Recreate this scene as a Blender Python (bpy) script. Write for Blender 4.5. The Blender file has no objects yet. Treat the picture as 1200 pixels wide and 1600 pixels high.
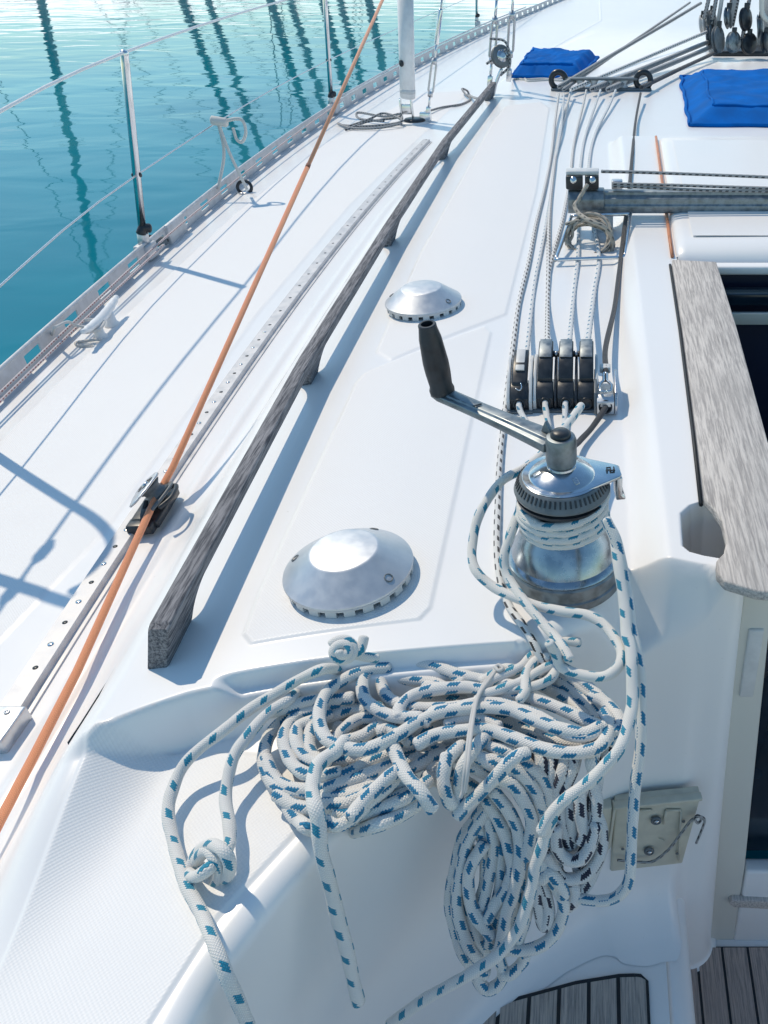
import bpy, bmesh, math, random
import numpy as np
from mathutils import Vector, Matrix
random.seed(7); rng = np.random.RandomState(5)
sc = bpy.context.scene
C = bpy.context.scene.collection

# ------------------------------------------------------------ camera, sky, sun
FPX, CXP, CYP, HC = 1300.0, 930.0, 800.0, 0.74
PT = math.radians(36.0); SP, CP = math.sin(PT), math.cos(PT)
cd = bpy.data.cameras.new('camera'); cam = bpy.data.objects.new('camera', cd); C.objects.link(cam)
cam.location = (0, 0, HC); cam.rotation_euler = (math.radians(90) - PT, 0, 0)
cd.sensor_fit = 'VERTICAL'; cd.sensor_height = 36; cd.sensor_width = 36; cd.lens = 36 * FPX / 1600
cd.shift_x = -(CXP - 600) / 1600.0; cd.shift_y = 0
cd.clip_start = 0.02; cd.clip_end = 3000
sc.camera = cam
SUN_ELEV, SUN_AZ = math.radians(52.5), math.radians(-44)      # from forward (+Y), towards port (-X)
world = bpy.data.worlds.new('World'); sc.world = world; world.use_nodes = True
wn, wl = world.node_tree.nodes, world.node_tree.links
wn.clear()
wo = wn.new('ShaderNodeOutputWorld'); bg = wn.new('ShaderNodeBackground'); sky = wn.new('ShaderNodeTexSky')
sky.sky_type = 'NISHITA'; sky.sun_disc = False; sky.sun_elevation = SUN_ELEV; sky.sun_rotation = SUN_AZ
sky.air_density = 1.25; sky.dust_density = 0.0; sky.ozone_density = 4.0
bg.inputs[1].default_value = 0.146
wl.new(bg.outputs[0], wo.inputs[0])
sl = bpy.data.lights.new('sun', 'SUN'); sun = bpy.data.objects.new('sun', sl); C.objects.link(sun)
sl.energy = 3.0; sl.angle = math.radians(0.8); sl.color = (1.0, 0.86, 0.665)
sd = Vector((math.sin(SUN_AZ) * math.cos(SUN_ELEV), math.cos(SUN_AZ) * math.cos(SUN_ELEV), math.sin(SUN_ELEV)))
sun.rotation_euler = sd.to_track_quat('Z', 'Y').to_euler()
sc.view_settings.view_transform = 'Standard'; sc.view_settings.look = 'None'
sc.view_settings.gamma = 1; sc.view_settings.exposure = 0.04
sc.render.engine = 'CYCLES'
sc.cycles.max_bounces = 10; sc.cycles.diffuse_bounces = 6; sc.cycles.glossy_bounces = 4

# ------------------------------------------------------------ node maths helper
class E:
    def __init__(s, t, o): s.t, s.o = t, o
    def _m(s, op, b=None, c=None, rev=False):
        n = s.t.nodes.new('ShaderNodeMath'); n.operation = op
        args = [s, b, c]
        if rev: args = [b, s, c]
        for i, a in enumerate(args):
            if a is None: continue
            if isinstance(a, E): s.t.links.new(a.o, n.inputs[i])
            else: n.inputs[i].default_value = a
        return E(s.t, n.outputs[0])
    def __add__(s, b): return s._m('ADD', b)
    def __radd__(s, b): return s._m('ADD', b)
    def __sub__(s, b): return s._m('SUBTRACT', b)
    def __rsub__(s, b): return s._m('SUBTRACT', b, rev=True)
    def __mul__(s, b): return s._m('MULTIPLY', b)
    def __rmul__(s, b): return s._m('MULTIPLY', b)
    def __truediv__(s, b): return s._m('DIVIDE', b)
    def floor(s): return s._m('FLOOR')
    def fract(s): return s._m('FRACT')
    def abs(s): return s._m('ABSOLUTE')
    def sin(s): return s._m('SINE')
    def max(s, b): return s._m('MAXIMUM', b)
    def min(s, b): return s._m('MINIMUM', b)
    def lt(s, b): return s._m('LESS_THAN', b)
    def gt(s, b): return s._m('GREATER_THAN', b)
    def ss(s, a, b, lo=0.0, hi=1.0):
        n = s.t.nodes.new('ShaderNodeMapRange'); n.interpolation_type = 'SMOOTHSTEP'
        s.t.links.new(s.o, n.inputs[0])
        n.inputs[1].default_value = a; n.inputs[2].default_value = b
        n.inputs[3].default_value = lo; n.inputs[4].default_value = hi
        return E(s.t, n.outputs[0])

def newmat(name, base=(.8, .8, .8), rough=.4, metal=0.0, spec=.5):
    m = bpy.data.materials.new(name); m.use_nodes = True
    b = m.node_tree.nodes['Principled BSDF']
    b.inputs['Base Color'].default_value = (*base, 1); b.inputs['Roughness'].default_value = rough
    b.inputs['Metallic'].default_value = metal; b.inputs['Specular IOR Level'].default_value = spec
    return m
def bsdf(m): return m.node_tree.nodes['Principled BSDF']
def coord(m, kind='Object', scale=(1, 1, 1), rot=(0, 0, 0)):
    t = m.node_tree; c = t.nodes.new('ShaderNodeTexCoord'); mp = t.nodes.new('ShaderNodeMapping')
    mp.inputs['Scale'].default_value = scale; mp.inputs['Rotation'].default_value = rot
    t.links.new(c.outputs[kind], mp.inputs[0]); return mp.outputs[0]
def noise(m, vec, scale=5, detail=4, rough=.55, dist=0.0):
    t = m.node_tree; n = t.nodes.new('ShaderNodeTexNoise')
    n.inputs['Scale'].default_value = scale; n.inputs['Detail'].default_value = detail
    n.inputs['Roughness'].default_value = rough; n.inputs['Distortion'].default_value = dist
    if vec is not None: t.links.new(vec, n.inputs['Vector'])
    return E(t, n.outputs[0])
def sep(m, vec):
    n = m.node_tree.nodes.new('ShaderNodeSeparateXYZ'); m.node_tree.links.new(vec, n.inputs[0])
    return [E(m.node_tree, n.outputs[i]) for i in range(3)]
def mixc(m, f, a, b):
    t = m.node_tree; n = t.nodes.new('ShaderNodeMix'); n.data_type = 'RGBA'
    if isinstance(f, E): t.links.new(f.o, n.inputs[0])
    else: n.inputs[0].default_value = f
    for i, v in ((6, a), (7, b)):
        if isinstance(v, tuple): n.inputs[i].default_value = (*v, 1)
        else: t.links.new(v, n.inputs[i])
    return n.outputs[2]
def bump(m, h, strength=.5, dist=.001, prev=None):
    t = m.node_tree; n = t.nodes.new('ShaderNodeBump')
    n.inputs['Strength'].default_value = strength; n.inputs['Distance'].default_value = dist
    t.links.new(h.o, n.inputs['Height'])
    if prev is not None: t.links.new(prev, n.inputs['Normal'])
    return n.outputs[0]
def setn(m, name, v):
    t = m.node_tree; t.links.new(v.o if isinstance(v, E) else v, bsdf(m).inputs[name])

def simple(name, base, rough, metal=0.0, var=.12, nscale=40, bmp=0.0, rvar=.1, stretch=(1, 1, 1), spec=.5):
    m = newmat(name, base, rough, metal, spec)
    v = coord(m, 'Object', stretch)
    n = noise(m, v, nscale, 5)
    d = tuple(max(0, c * (1 - var)) for c in base); l = tuple(min(1, c * (1 + var)) for c in base)
    setn(m, 'Base Color', mixc(m, n.ss(.3, .7), d, l))
    setn(m, 'Roughness', n.ss(.25, .75, max(.02, rough - rvar), min(1, rough + rvar)))
    if bmp: setn(m, 'Normal', bump(m, n, .6, bmp))
    return m

# gelcoat with moulded non-skid areas (vertex attribute "nonskid")
def gel(name, base, ns=True):
    m = newmat(name, base, .32)
    t = m.node_tree; v = coord(m, 'Object')
    big = noise(m, v, 1.7, 5); fine = noise(m, v, 9, 3)
    st = noise(m, coord(m, 'Object', (9, 1.2, 4)), 2.5, 5, .65)
    c1 = mixc(m, big.ss(.3, .75), tuple(x * .985 for x in base), base)
    c1 = mixc(m, st.ss(.55, .9, 0, .12), c1, (base[0] * .86, base[1] * .85, base[2] * .83))
    sp = noise(m, v, 160, 2); c1 = mixc(m, sp.ss(.76, .78, 0, .2), c1, (.35, .33, .3))
    if ns:
        a = t.nodes.new('ShaderNodeAttribute'); a.attribute_name = 'nonskid'; at = E(t, a.outputs['Fac'])
        x, y, z = sep(m, v); k = 2 * math.pi / .0050
        p = ((x * k).sin() * (y * k).sin())
        p = p * .5 + .5
        hgt = p * at
        setn(m, 'Normal', bump(m, hgt, .4, .0007))
        c1 = mixc(m, at * .5, c1, (base[0] * .93, base[1] * .935, base[2] * .94))
        c1 = mixc(m, at * p.ss(.2, .8, .10, 0), c1, (base[0] * .62, base[1] * .64, base[2] * .66))
        setn(m, 'Roughness', at * .28 + fine.ss(.3, .7, .28, .33))
    else:
        setn(m, 'Roughness', fine.ss(.3, .7, .29, .33))
    setn(m, 'Base Color', c1)
    return m
GEL = gel('deck_gelcoat', (.84, .84, .84)); GELP = gel('plain_gelcoat', (.86, .855, .85), False)
CREAM = gel('cream_gelcoat', (.66, .655, .60), False)

def rope_mat(name, base, fleck, rmm, rows=3, pitch=34.0, flen=.48, fw=.42, tint=.1):
    """braided cover in UV space: u = millimetres along the rope, v = once round"""
    m = newmat(name, base, .75); t = m.node_tree
    uv = t.nodes.new('ShaderNodeUVMap'); uv.uv_map = 'UVMap'
    u, v, _ = sep(m, uv.outputs[0])
    n = 12.0; s = rmm * .45
    a = u / s + v * n; b = u / s - v * n
    fa, fb = a.fract() - .5, b.fract() - .5
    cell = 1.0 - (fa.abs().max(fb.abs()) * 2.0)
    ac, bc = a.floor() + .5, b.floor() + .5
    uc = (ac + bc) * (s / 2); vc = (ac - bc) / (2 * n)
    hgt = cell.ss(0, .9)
    col = mixc(m, hgt, tuple(x * .82 for x in base), base)  # shade in the braid creases is put into the colour
    ob = coord(m, 'Object'); nz = noise(m, ob, 14, 4)
    col = mixc(m, nz.ss(.45, .8, 0, .3), col, (base[0] * .88, base[1] * .86, base[2] * .8))
    if fleck:
        w = vc * float(rows) + 100.0
        row = w.floor()
        ph = (uc / pitch + row * .37 + vc * 1.1 + 50.0).fract()
        wf = w.fract()
        mk = ph.lt(flen) * wf.lt(fw)
        col = mixc(m, mk, col, mixc(m, hgt, tuple(x * .6 for x in fleck), fleck))  # flecks carry the same painted crease shade
    setn(m, 'Base Color', col)
    setn(m, 'Normal', bump(m, hgt, .8, rmm * .0001))
    bsdf(m).inputs['Sheen Weight'].default_value = .25
    return m
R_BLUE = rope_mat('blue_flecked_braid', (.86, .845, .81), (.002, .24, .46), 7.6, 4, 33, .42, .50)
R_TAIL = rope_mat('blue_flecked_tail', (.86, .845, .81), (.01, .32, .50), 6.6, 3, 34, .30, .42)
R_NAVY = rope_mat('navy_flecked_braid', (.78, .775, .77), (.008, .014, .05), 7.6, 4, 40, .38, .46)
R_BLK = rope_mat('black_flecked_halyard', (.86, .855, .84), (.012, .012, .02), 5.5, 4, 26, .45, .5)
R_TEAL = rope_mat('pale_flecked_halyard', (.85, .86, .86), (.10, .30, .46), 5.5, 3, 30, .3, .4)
R_DARK = rope_mat('black_braid', (.028, .03, .036), None, 5)
R_GREY = rope_mat('grey_braid', (.42, .43, .44), (.06, .06, .07), 5, 3, 18, .5, .5)
R_CREAM = rope_mat('cream_braid', (.50, .45, .38), (.1, .1, .1), 4, 3, 24, .35, .35)
R_ORANGE = rope_mat('orange_braid', (.93, .36, .17), None, 8)
R_ORANGE2 = rope_mat('faded_orange_braid', (.95, .45, .27), None, 6)
R_PINK = rope_mat('pink_flecked_line', (.74, .66, .65), (.45, .14, .14), 3.5, 3, 14, .5, .5)
R_WHITE = rope_mat('white_cord_braid', (.72, .71, .69), None, 3)
STEEL = simple('polished_steel', (.70, .72, .74), .2, 1.0, .06, 25, 0, .07)
STEELB = simple('brushed_steel', (.55, .56, .58), .34, 1.0, .12, 60, .0001, .1, (1, 14, 1))
CHROME = simple('worn_chrome', (.54, .57, .60), .2, 1.0, .05, 60, 0, .06)
ALU = simple('anodised_aluminium', (.62, .64, .66), .42, .85, .08, 70, 0, .08)
ALUD = simple('dull_cast_aluminium', (.25, .28, .30), .48, .9, .3, 55, .0002, .14)
ALUL = simple('pale_rail_aluminium', (.58, .585, .60), .5, .15, .1, 30, .0001)
VENT = simple('satin_vent_shell', (.60, .62, .645), .44, .7, .04, 60, 0, .05)
BLACK = simple('black_plastic', (.022, .027, .034), .38, 0, .3, 60, .0001)
GREYP = simple('grey_plastic', (.14, .16, .175), .45, 0, .15, 60, .0001)
PALEP = simple('pale_plastic', (.62, .63, .63), .45, 0, .06, 50)
WHITEP = simple('white_plastic', (.78, .785, .79), .4, 0, .05, 30)
BEIGE = simple('beige_plastic', (.55, .53, .44), .5, 0, .07, 40)
CANVAS = simple('blue_canvas', (.0, .125, .47), .85, 0, .16, 9, .0009, .08, spec=.12)
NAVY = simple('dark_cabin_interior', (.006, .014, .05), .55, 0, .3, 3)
SMOKED = simple('smoked_acrylic', (.008, .02, .035), .12, 0, .3, 8)
CAULK = simple('black_caulk', (.012, .018, .024), .6, 0, .3, 60)
HULL = simple('hull_paint', (.75, .75, .76), .3, 0, .05, 4)

def teak(name, dark, light, sx=(1, 1, 1), crack=.5, sc_=1.0):
    m = newmat(name, light, .85); t = m.node_tree
    v = coord(m, 'Object', sx)
    g = noise(m, v, 260 * sc_, 6, .7, .2); g2 = noise(m, v, 90 * sc_, 6, .75, .5)
    big = noise(m, coord(m, 'Object'), 5, 4)
    c = mixc(m, g.ss(.36, .62), dark, light)
    c = mixc(m, g2.ss(.58, .70, 0, crack), c, tuple(x * .30 for x in dark))
    c = mixc(m, big.ss(.35, .7, 0, .4), c, tuple((a + b) * .42 for a, b in zip(dark, light)))
    setn(m, 'Base Color', c); setn(m, 'Normal', bump(m, g + g2 * .8, .9, .0012))
    return m
TEAK_RAIL = teak('grey_weathered_teak', (.035, .04, .055), (.30, .295, .31), (1, .06, 1), .9)
TEAK_PLANK = teak('bleached_teak', (.33, .31, .30), (.66, .62, .58), (1, .05, 1), .5)
TEAK_DECK = teak('teak_decking', (.26, .245, .235), (.52, .46, .41), (1.6, .06, 1), .6)
TEAK_SOLE = teak('brown_teak_sole', (.25, .215, .20), (.50, .40, .35), (1.6, .06, 1), .6)

# ------------------------------------------------------------ pixel -> place helpers
def P(px, py, z):
    u = (px - CXP) / FPX; v = (py - CYP) / FPX
    d = (u, CP - v * SP, -SP - v * CP); t = (z - HC) / d[2]
    return Vector((u * t, d[1] * t, z))
def PY(px, py, y):
    u = (px - CXP) / FPX; v = (py - CYP) / FPX
    d = (u, CP - v * SP, -SP - v * CP); t = y / d[1]
    return Vector((u * t, y, HC + d[2] * t))
def PD(px, py, t):
    u = (px - CXP) / FPX; v = (py - CYP) / FPX
    return Vector((u * t, (CP - v * SP) * t, HC + (-SP - v * CP) * t))
def sst(a, b, x):
    t = np.clip((np.asarray(x, float) - a) / (b - a), 0, 1); return t * t * (3 - 2 * t)
TOE = np.polyfit([-1, 0, 1.42, 1.87, 2.86, 3.77, 5.3, 7, 9.05, 12.76, 14.3],
                 [-1.24, -1.34, -1.43, -1.465, -1.55, -1.585, -1.555, -1.40, -1.12, -.42, 0.05], 5)
def toe(y): return np.polyval(TOE, y)
def railx(y): return np.interp(y, [-1, .72, 1.46, 2.3, 3.3, 4.44, 6, 8, 10], [-.54, -.54, -.575, -.583, -.577, -.52, -.36, -.1, .3])
def sdpoly(x, y, poly):
    """signed distance (negative inside) to polygon, vectorised"""
    d = np.full(x.shape, 1e9); inside = np.zeros(x.shape, bool); n = len(poly)
    for i in range(n):
        ax, ay = poly[i]; bx, by = poly[(i + 1) % n]; ex, ey = bx - ax, by - ay
        t = np.clip(((x - ax) * ex + (y - ay) * ey) / (ex * ex + ey * ey + 1e-12), 0, 1)
        d = np.minimum(d, np.hypot(x - ax - t * ex, y - ay - t * ey))
        c = ((ay > y) != (by > y)) & (x < (bx - ax) * (y - ay) / (by - ay + 1e-12) + ax)
        inside ^= c
    return np.where(inside, -d, d)
def pxy(pts, z): return [tuple(P(a, b, z)[:2]) for a, b in pts]
PAN_A = pxy([(392, 1000), (655, 968), (672, 950), (767, 520), (757, 511), (570, 578), (556, 592), (404, 920), (380, 985)], 0)
PAN_B = pxy([(610, 560), (790, 492), (838, 300), (858, 170), (845, 160), (790, 165), (772, 185), (655, 395), (588, 545)], 0)
PAN_C = pxy([(158, 1190), (178, 1176), (345, 1178), (440, 1190), (560, 1240), (470, 1300), (340, 1440), (236, 1600), (180, 1700), (-100, 1700), (0, 1490)], -.08)
PAN_D = [(-.80, -1), (-.80, 1.2), (-.93, 1.25), (-.985, 2.3), (-.975, 3.4), (-.91, 4.5), (-.80, 6.0), (-1.12, 6.0), (-1.40, 4.6), (-1.43, 3.4), (-1.40, 2.4), (-1.33, 1.3), (-1.2, -1)]
PAN_D = PAN_D[2:]
_a = pxy([(338, 1049), (519, 1026), (700, 1003), (935, 1000), (1200, 990)], 0); ST1 = np.polyfit([q[0] for q in _a], [q[1] for q in _a], 2)
_a = pxy([(60, 1215), (165, 1142), (195, 1117), (225, 1104), (418, 1070), (519, 1050), (700, 1024), (935, 1010)][1:], -.026); ST2 = np.polyfit([q[0] for q in _a], [q[1] for q in _a], 2)
def dfun(x, y):
    x = np.asarray(x, float); y = np.asarray(y, float)
    hc = 1 - sst(4.6, 9.5, y)
    rx = railx(y) - .035
    zd = -.205 - .05 * np.clip((rx - x) / .95, 0, 1) ** 1.3
    top = -.028 * np.clip((-x - .28) / .32, 0, 1.2) ** 2
    # aft end: two scooped steps down to the coaming ledge
    y1 = np.polyval(ST1, np.maximum(x, -.5)); a1 = .024 * sst(-.458, -.425, x)
    s1 = sst(y1, y1 - .009, y)
    y2 = np.minimum(np.polyval(ST2, np.maximum(x, -.62)), y1 - .018); g2 = sst(-.625, -.50, x)
    a2 = .048; s2 = sst(y2, y2 - .024, y) ** .8 * g2 + sst(y2 + .03, y2 - .30, y) * (1 - g2); a2 = a2 + (.024 - a1)
    top = top - a1 * s1 - a2 * s2 * (1 - .25 * sst(-.3, -.1, x))
    # raised moulding along the companionway
    top = top + .036 * sst(.045, .105, x) * (1 - sst(4.2, 4.6, y)) * sst(-.1, .0, 3.4 - y + 0 * x)
    ye = np.interp(x, [.02, .06, .15, .20], [.885, .880, .850, .812])
    q_ = np.clip((ye - y) / .046, 0, 1); top = top - .092 * (.35 * (1 - (1 - q_) ** 1.6) + .65 * q_ * q_ * (3 - 2 * q_)) * sst(-.005, .05, x)
    # finger recess beside the plank
    rec = sdpoly(x, y, [(.122, .892), (.125, .965), (.14, .985), (.16, .995), (.25, .995), (.25, .866), (.170, .866), (.148, .872), (.130, .880)])
    top = top - .11 * sst(.003, -.010, rec)
    top = zd + (top - zd) * hc
    w = sst(rx - .185, rx, x)
    z = zd + (top - zd) * w
    for pan, hh in ((PAN_A, .0026), (PAN_B, .0026), (PAN_C, .0028), (PAN_D, .0022)):
        s = sdpoly(x, y, pan)
        z = z + hh * sst(.004, -.003, s)
    # moulded cable ridge along the cabin side
    z = z + .004 * sst(.016, .004, np.abs(x - (rx - .205)))
    return z
def nsk(x, y):
    s = np.zeros(np.shape(x))
    for pan in (PAN_A, PAN_B, PAN_C, PAN_D): s = np.maximum(s, sst(.001, -.005, sdpoly(x, y, pan)))
    return s
def dz(x, y): return float(dfun(np.array([x]), np.array([y]))[0])
def S(px, py, lift=0.0):
    z = -.05
    for _ in range(14):
        p = P(px, py, z + lift); z = .5 * z + .5 * dz(p.x, p.y)
    return P(px, py, z + lift)

# ------------------------------------------------------------ mesh helpers
def props(o, label=None, cat=None, group=None, kind=None):
    if label: o['label'] = label
    if cat: o['category'] = cat
    if group: o['group'] = group
    if kind: o['kind'] = kind
    return o
def empty(name, loc, label, cat, group=None, rz=0):
    o = bpy.data.objects.new(name, None); C.objects.link(o); o.location = loc; o.rotation_euler = (0, 0, rz)
    o.empty_display_size = .05
    return props(o, label, cat, group)
def smooth_path(pts, n=10):
    pts = [Vector(p) for p in pts]
    if len(pts) < 3:
        return [pts[0].lerp(pts[-1], i / n) for i in range(n + 1)]
    out = []
    for i in range(len(pts) - 1):
        p0 = pts[i - 1] if i else pts[0] * 2 - pts[1]
        p3 = pts[i + 2] if i + 2 < len(pts) else pts[-1] * 2 - pts[-2]
        p1, p2 = pts[i], pts[i + 1]
        # centripetal-ish (uniform with tension)
        for k in range(n):
            t = k / n
            out.append(.5 * ((2 * p1) + (p2 - p0) * t + (2 * p0 - 5 * p1 + 4 * p2 - p3) * t * t + (3 * p1 - p0 - 3 * p2 + p3) * t ** 3))
    out.append(pts[-1]); return out
class M:
    def __init__(s, origin=(0, 0, 0), rot=None):
        s.v, s.f, s.uv, s.sm, s.mi = [], [], [], [], []
        s.o = Vector(origin)
        s.mats = []; s.cur = 0
    def mat(s, m):
        if m not in s.mats: s.mats.append(m)
        s.cur = s.mats.index(m); return s
    def face(s, idx, uv=None, smooth=False):
        s.f.append(idx); s.uv.append(uv or [(0, 0)] * len(idx)); s.sm.append(smooth); s.mi.append(s.cur)
    def rope(s, pts, r, sides=12, **k):
        ph = random.random() * 9; n = len(pts)
        pts = [Vector(p) + Vector((math.sin(i * .31 + ph), math.sin(i * .23 + ph * 2), math.sin(i * .27 + ph * 3))) * r * .07 for i, p in enumerate(pts)]
        rr = [r * (1 + .035 * math.sin(i * .19 + ph) + .03 * math.sin(i * .53 + ph * 2)) for i in range(n)]
        return s.tube(pts, rr, sides, **k)
    def tube(s, pts, r, sides=10, cap=True, closed=False, v0=0.0, u0=0.0, flat=None, dome=False):
        pts = [Vector(p) for p in pts]
        clean = [pts[0]]
        for p in pts[1:]:
            if (p - clean[-1]).length > 1e-5: clean.append(p)
        pts = clean; n = len(pts)
        if n < 2: return s
        rr = r if isinstance(r, (list, tuple)) else None
        if rr and len(rr) != n: rr = [rr[min(len(rr) - 1, int(i * len(rr) / n))] for i in range(n)]
        if dome:
            R = rr[0] if rr else r
            base = list(rr) if rr else [r] * n
            a0, a1 = (pts[0] - pts[1]).normalized(), (pts[-1] - pts[-2]).normalized()
            pre = [(pts[0] + a0 * R * k, base[0] * q) for k, q in ((.5, .3), (.4, .7), (.2, .93))]
            post = [(pts[-1] + a1 * R * k, base[-1] * q) for k, q in ((.2, .93), (.4, .7), (.5, .3))]
            pts = [p for p, _ in pre] + pts + [p for p, _ in post]
            rr = [q for _, q in pre] + base + [q for _, q in post]; n = len(pts)
        T = []
        for i in range(n):
            a = pts[max(0, i - 1)]; b = pts[min(n - 1, i + 1)]
            if closed: a = pts[(i - 1) % n]; b = pts[(i + 1) % n]
            T.append((b - a).normalized())
        nrm = T[0].orthogonal().normalized()
        base = len(s.v); u = u0; us = []
        for i in range(n):
            if i:
                q = T[i - 1].rotation_difference(T[i]); nrm = (q @ nrm)
                nrm = (nrm - T[i] * nrm.dot(T[i])).normalized()
                u += (pts[i] - pts[i - 1]).length * 1000
            us.append(u); bn = T[i].cross(nrm); R = rr[i] if rr else r
            for k in range(sides):
                a = 2 * math.pi * k / sides
                s.v.append(pts[i] + (nrm * math.cos(a) + bn * math.sin(a)) * R - s.o)
        m = n if closed else n - 1
        for i in range(m):
            j = (i + 1) % n
            ua, ub = us[i], us[j] if j else us[i] + 1
            for k in range(sides):
                k2 = (k + 1) % sides
                s.face([base + i * sides + k, base + i * sides + k2, base + j * sides + k2, base + j * sides + k],
                       [(ua, v0 + k / sides), (ua, v0 + (k + 1) / sides), (ub, v0 + (k + 1) / sides), (ub, v0 + k / sides)], True)
        if cap and not closed:
            s.face([base + k for k in range(sides)][::-1]); s.face([base + (n - 1) * sides + k for k in range(sides)])
        return s
    def lathe(s, prof, seg=48, center=(0, 0, 0), axis=None, smooth=True):
        """prof: list of (r,z)"""
        c = Vector(center); base = len(s.v)
        q = Matrix.Identity(3) if axis is None else Vector((0, 0, 1)).rotation_difference(Vector(axis)).to_matrix()
        for r, z in prof:
            for k in range(seg):
                a = 2 * math.pi * k / seg
                s.v.append(c + q @ Vector((r * math.cos(a), r * math.sin(a), z)) - s.o)
        for i in range(len(prof) - 1):
            for k in range(seg):
                k2 = (k + 1) % seg
                s.face([base + i * seg + k, base + i * seg + k2, base + (i + 1) * seg + k2, base + (i + 1) * seg + k], None, smooth)
        s.face([base + k for k in range(seg)][::-1]); s.face([base + (len(prof) - 1) * seg + k for k in range(seg)])
        return s
    def hexa(s, c8):
        b = len(s.v); s.v += [Vector(p) - s.o for p in c8]
        for f in ((0, 3, 2, 1), (4, 5, 6, 7), (0, 1, 5, 4), (1, 2, 6, 5), (2, 3, 7, 6), (3, 0, 4, 7)): s.face([b + i for i in f])
        return s
    def box(s, c, size, ax=None, ay=None, az=None):
        c = Vector(c); ax = Vector(ax or (1, 0, 0)).normalized(); ay = Vector(ay or (0, 1, 0)).normalized()
        az = Vector(az).normalized() if az else ax.cross(ay).normalized()
        x, y, z = ax * size[0] / 2, ay * size[1] / 2, az * size[2] / 2
        return s.hexa([c - x - y - z, c + x - y - z, c + x + y - z, c - x + y - z, c - x - y + z, c + x - y + z, c + x + y + z, c - x + y + z])
    def prism(s, outline, o, ax, ay, an, depth, smooth=False):
        """outline 2D points in (ax, ay) at origin o, extruded +-depth/2 along an"""
        o, ax, ay, an = Vector(o), Vector(ax).normalized(), Vector(ay).normalized(), Vector(an).normalized()
        b = len(s.v); n = len(outline)
        for sg in (-.5, .5):
            for (a, c) in outline: s.v.append(o + ax * a + ay * c + an * depth * sg - s.o)
        s.face([b + i for i in range(n)][::-1]); s.face([b + n + i for i in range(n)])
        for i in range(n):
            j = (i + 1) % n; s.face([b + i, b + j, b + n + j, b + n + i], None, smooth)
        return s
    def grid(s, rows, smooth=True):
        b = len(s.v); nr, nc = len(rows), len(rows[0])
        for r in rows: s.v += [Vector(p) - s.o for p in r]
        for i in range(nr - 1):
            for j in range(nc - 1):
                s.face([b + i * nc + j, b + i * nc + j + 1, b + (i + 1) * nc + j + 1, b + (i + 1) * nc + j], None, smooth)
        return s
    def build(s, name, mat, parent=None, bevel=0, seg=2, loc=None, fix=True):
        me = bpy.data.meshes.new(name); me.from_pydata([tuple(v) for v in s.v], [], s.f)
        ul = me.uv_layers.new(name='UVMap')
        flat = [c for f in s.uv for uv in f for c in uv]
        ul.data.foreach_set('uv', flat)
        me.polygons.foreach_set('use_smooth', s.sm)
        if s.mats:
            for m in s.mats: me.materials.append(m)
            me.polygons.foreach_set('material_index', s.mi)
        else: me.materials.append(mat)
        if fix or bevel:
            bm = bmesh.new(); bm.from_mesh(me)
            bmesh.ops.recalc_face_normals(bm, faces=bm.faces)
            if bevel:
                ed = [e for e in bm.edges if len(e.link_faces) == 2 and e.calc_face_angle(0) > .5]
                bmesh.ops.bevel(bm, geom=ed, offset=bevel, segments=seg, profile=.5, affect='EDGES', clamp_overlap=True)
                for f in bm.faces: f.smooth = True
            bm.to_mesh(me); bm.free()
            if bevel: me.set_sharp_from_angle(angle=math.radians(50))
        o = bpy.data.objects.new(name, me); C.objects.link(o)
        if parent is not None: o.parent = parent
        elif loc is not None: o.location = loc
        else: o.location = s.o
        return o
def copy_tree(o, parent=None):
    c = o.copy(); C.objects.link(c)
    if parent is not None: c.parent = parent
    for ch in o.children: copy_tree(ch, c)
    return c
def smooth_lathe(o, ang=35): o.data.set_sharp_from_angle(angle=math.radians(ang)); return o

# ============================================================ SETTING: water
def water():
    m = newmat('sea_water', (.0, .16, .22), .03)
    b = bsdf(m); b.inputs['IOR'].default_value = 1.33; b.inputs['Specular IOR Level'].default_value = .33
    v = coord(m, 'Object'); t = m.node_tree
    n0 = noise(m, v, .25, 3); setn(m, 'Base Color', mixc(m, n0.ss(.3, .7), (0.0, .165, .225), (0.0, .22, .28)))
    a = noise(m, coord(m, 'Object', (.8, 1.5, 1)), .8, 2, .42, .5)
    c = noise(m, coord(m, 'Object', (1.2, 2.4, 1)), 3.0, 2, .5, .3)
    r1 = bump(m, a, 1.0, .014); r2 = bump(m, c, 1.0, .0006, r1)
    setn(m, 'Normal', r2)
    g = M(); ys = [-30, -5, 0, 5, 10, 20, 40, 80, 200, 700, 2200]; xs = [-2200, -600, -150, -60, -25, -10, 0, 10, 25, 60, 150, 600, 2200]
    g.grid([[(x, y, -1.42) for x in xs] for y in ys])
    o = g.build('water', m); props(o, 'calm turquoise harbour water with wavering mast reflections', 'water', kind='structure')
water()
# cloud bank low in the sky, mirrored by the water
tc = wn.new('ShaderNodeTexCoord'); sx = wn.new('ShaderNodeSeparateXYZ'); wl.new(tc.outputs['Generated'], sx.inputs[0])
wz, wx = E(world.node_tree, sx.outputs[2]), E(world.node_tree, sx.outputs[0])
mpw = wn.new('ShaderNodeMapping'); mpw.inputs['Scale'].default_value = (2.2, 2.2, 9); wl.new(tc.outputs['Generated'], mpw.inputs[0])
nw = wn.new('ShaderNodeTexNoise'); nw.inputs['Scale'].default_value = 1.6; nw.inputs['Detail'].default_value = 7; nw.inputs['Roughness'].default_value = .6
wl.new(mpw.outputs[0], nw.inputs['Vector']); nwe = E(world.node_tree, nw.outputs[0])
wy = E(world.node_tree, sx.outputs[1]); msk = (nwe + wz.ss(.03, .15, .16, -.12)).ss(.50, .58) * wz.ss(.20, .14) * wy.ss(-.1, .4)
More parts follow.
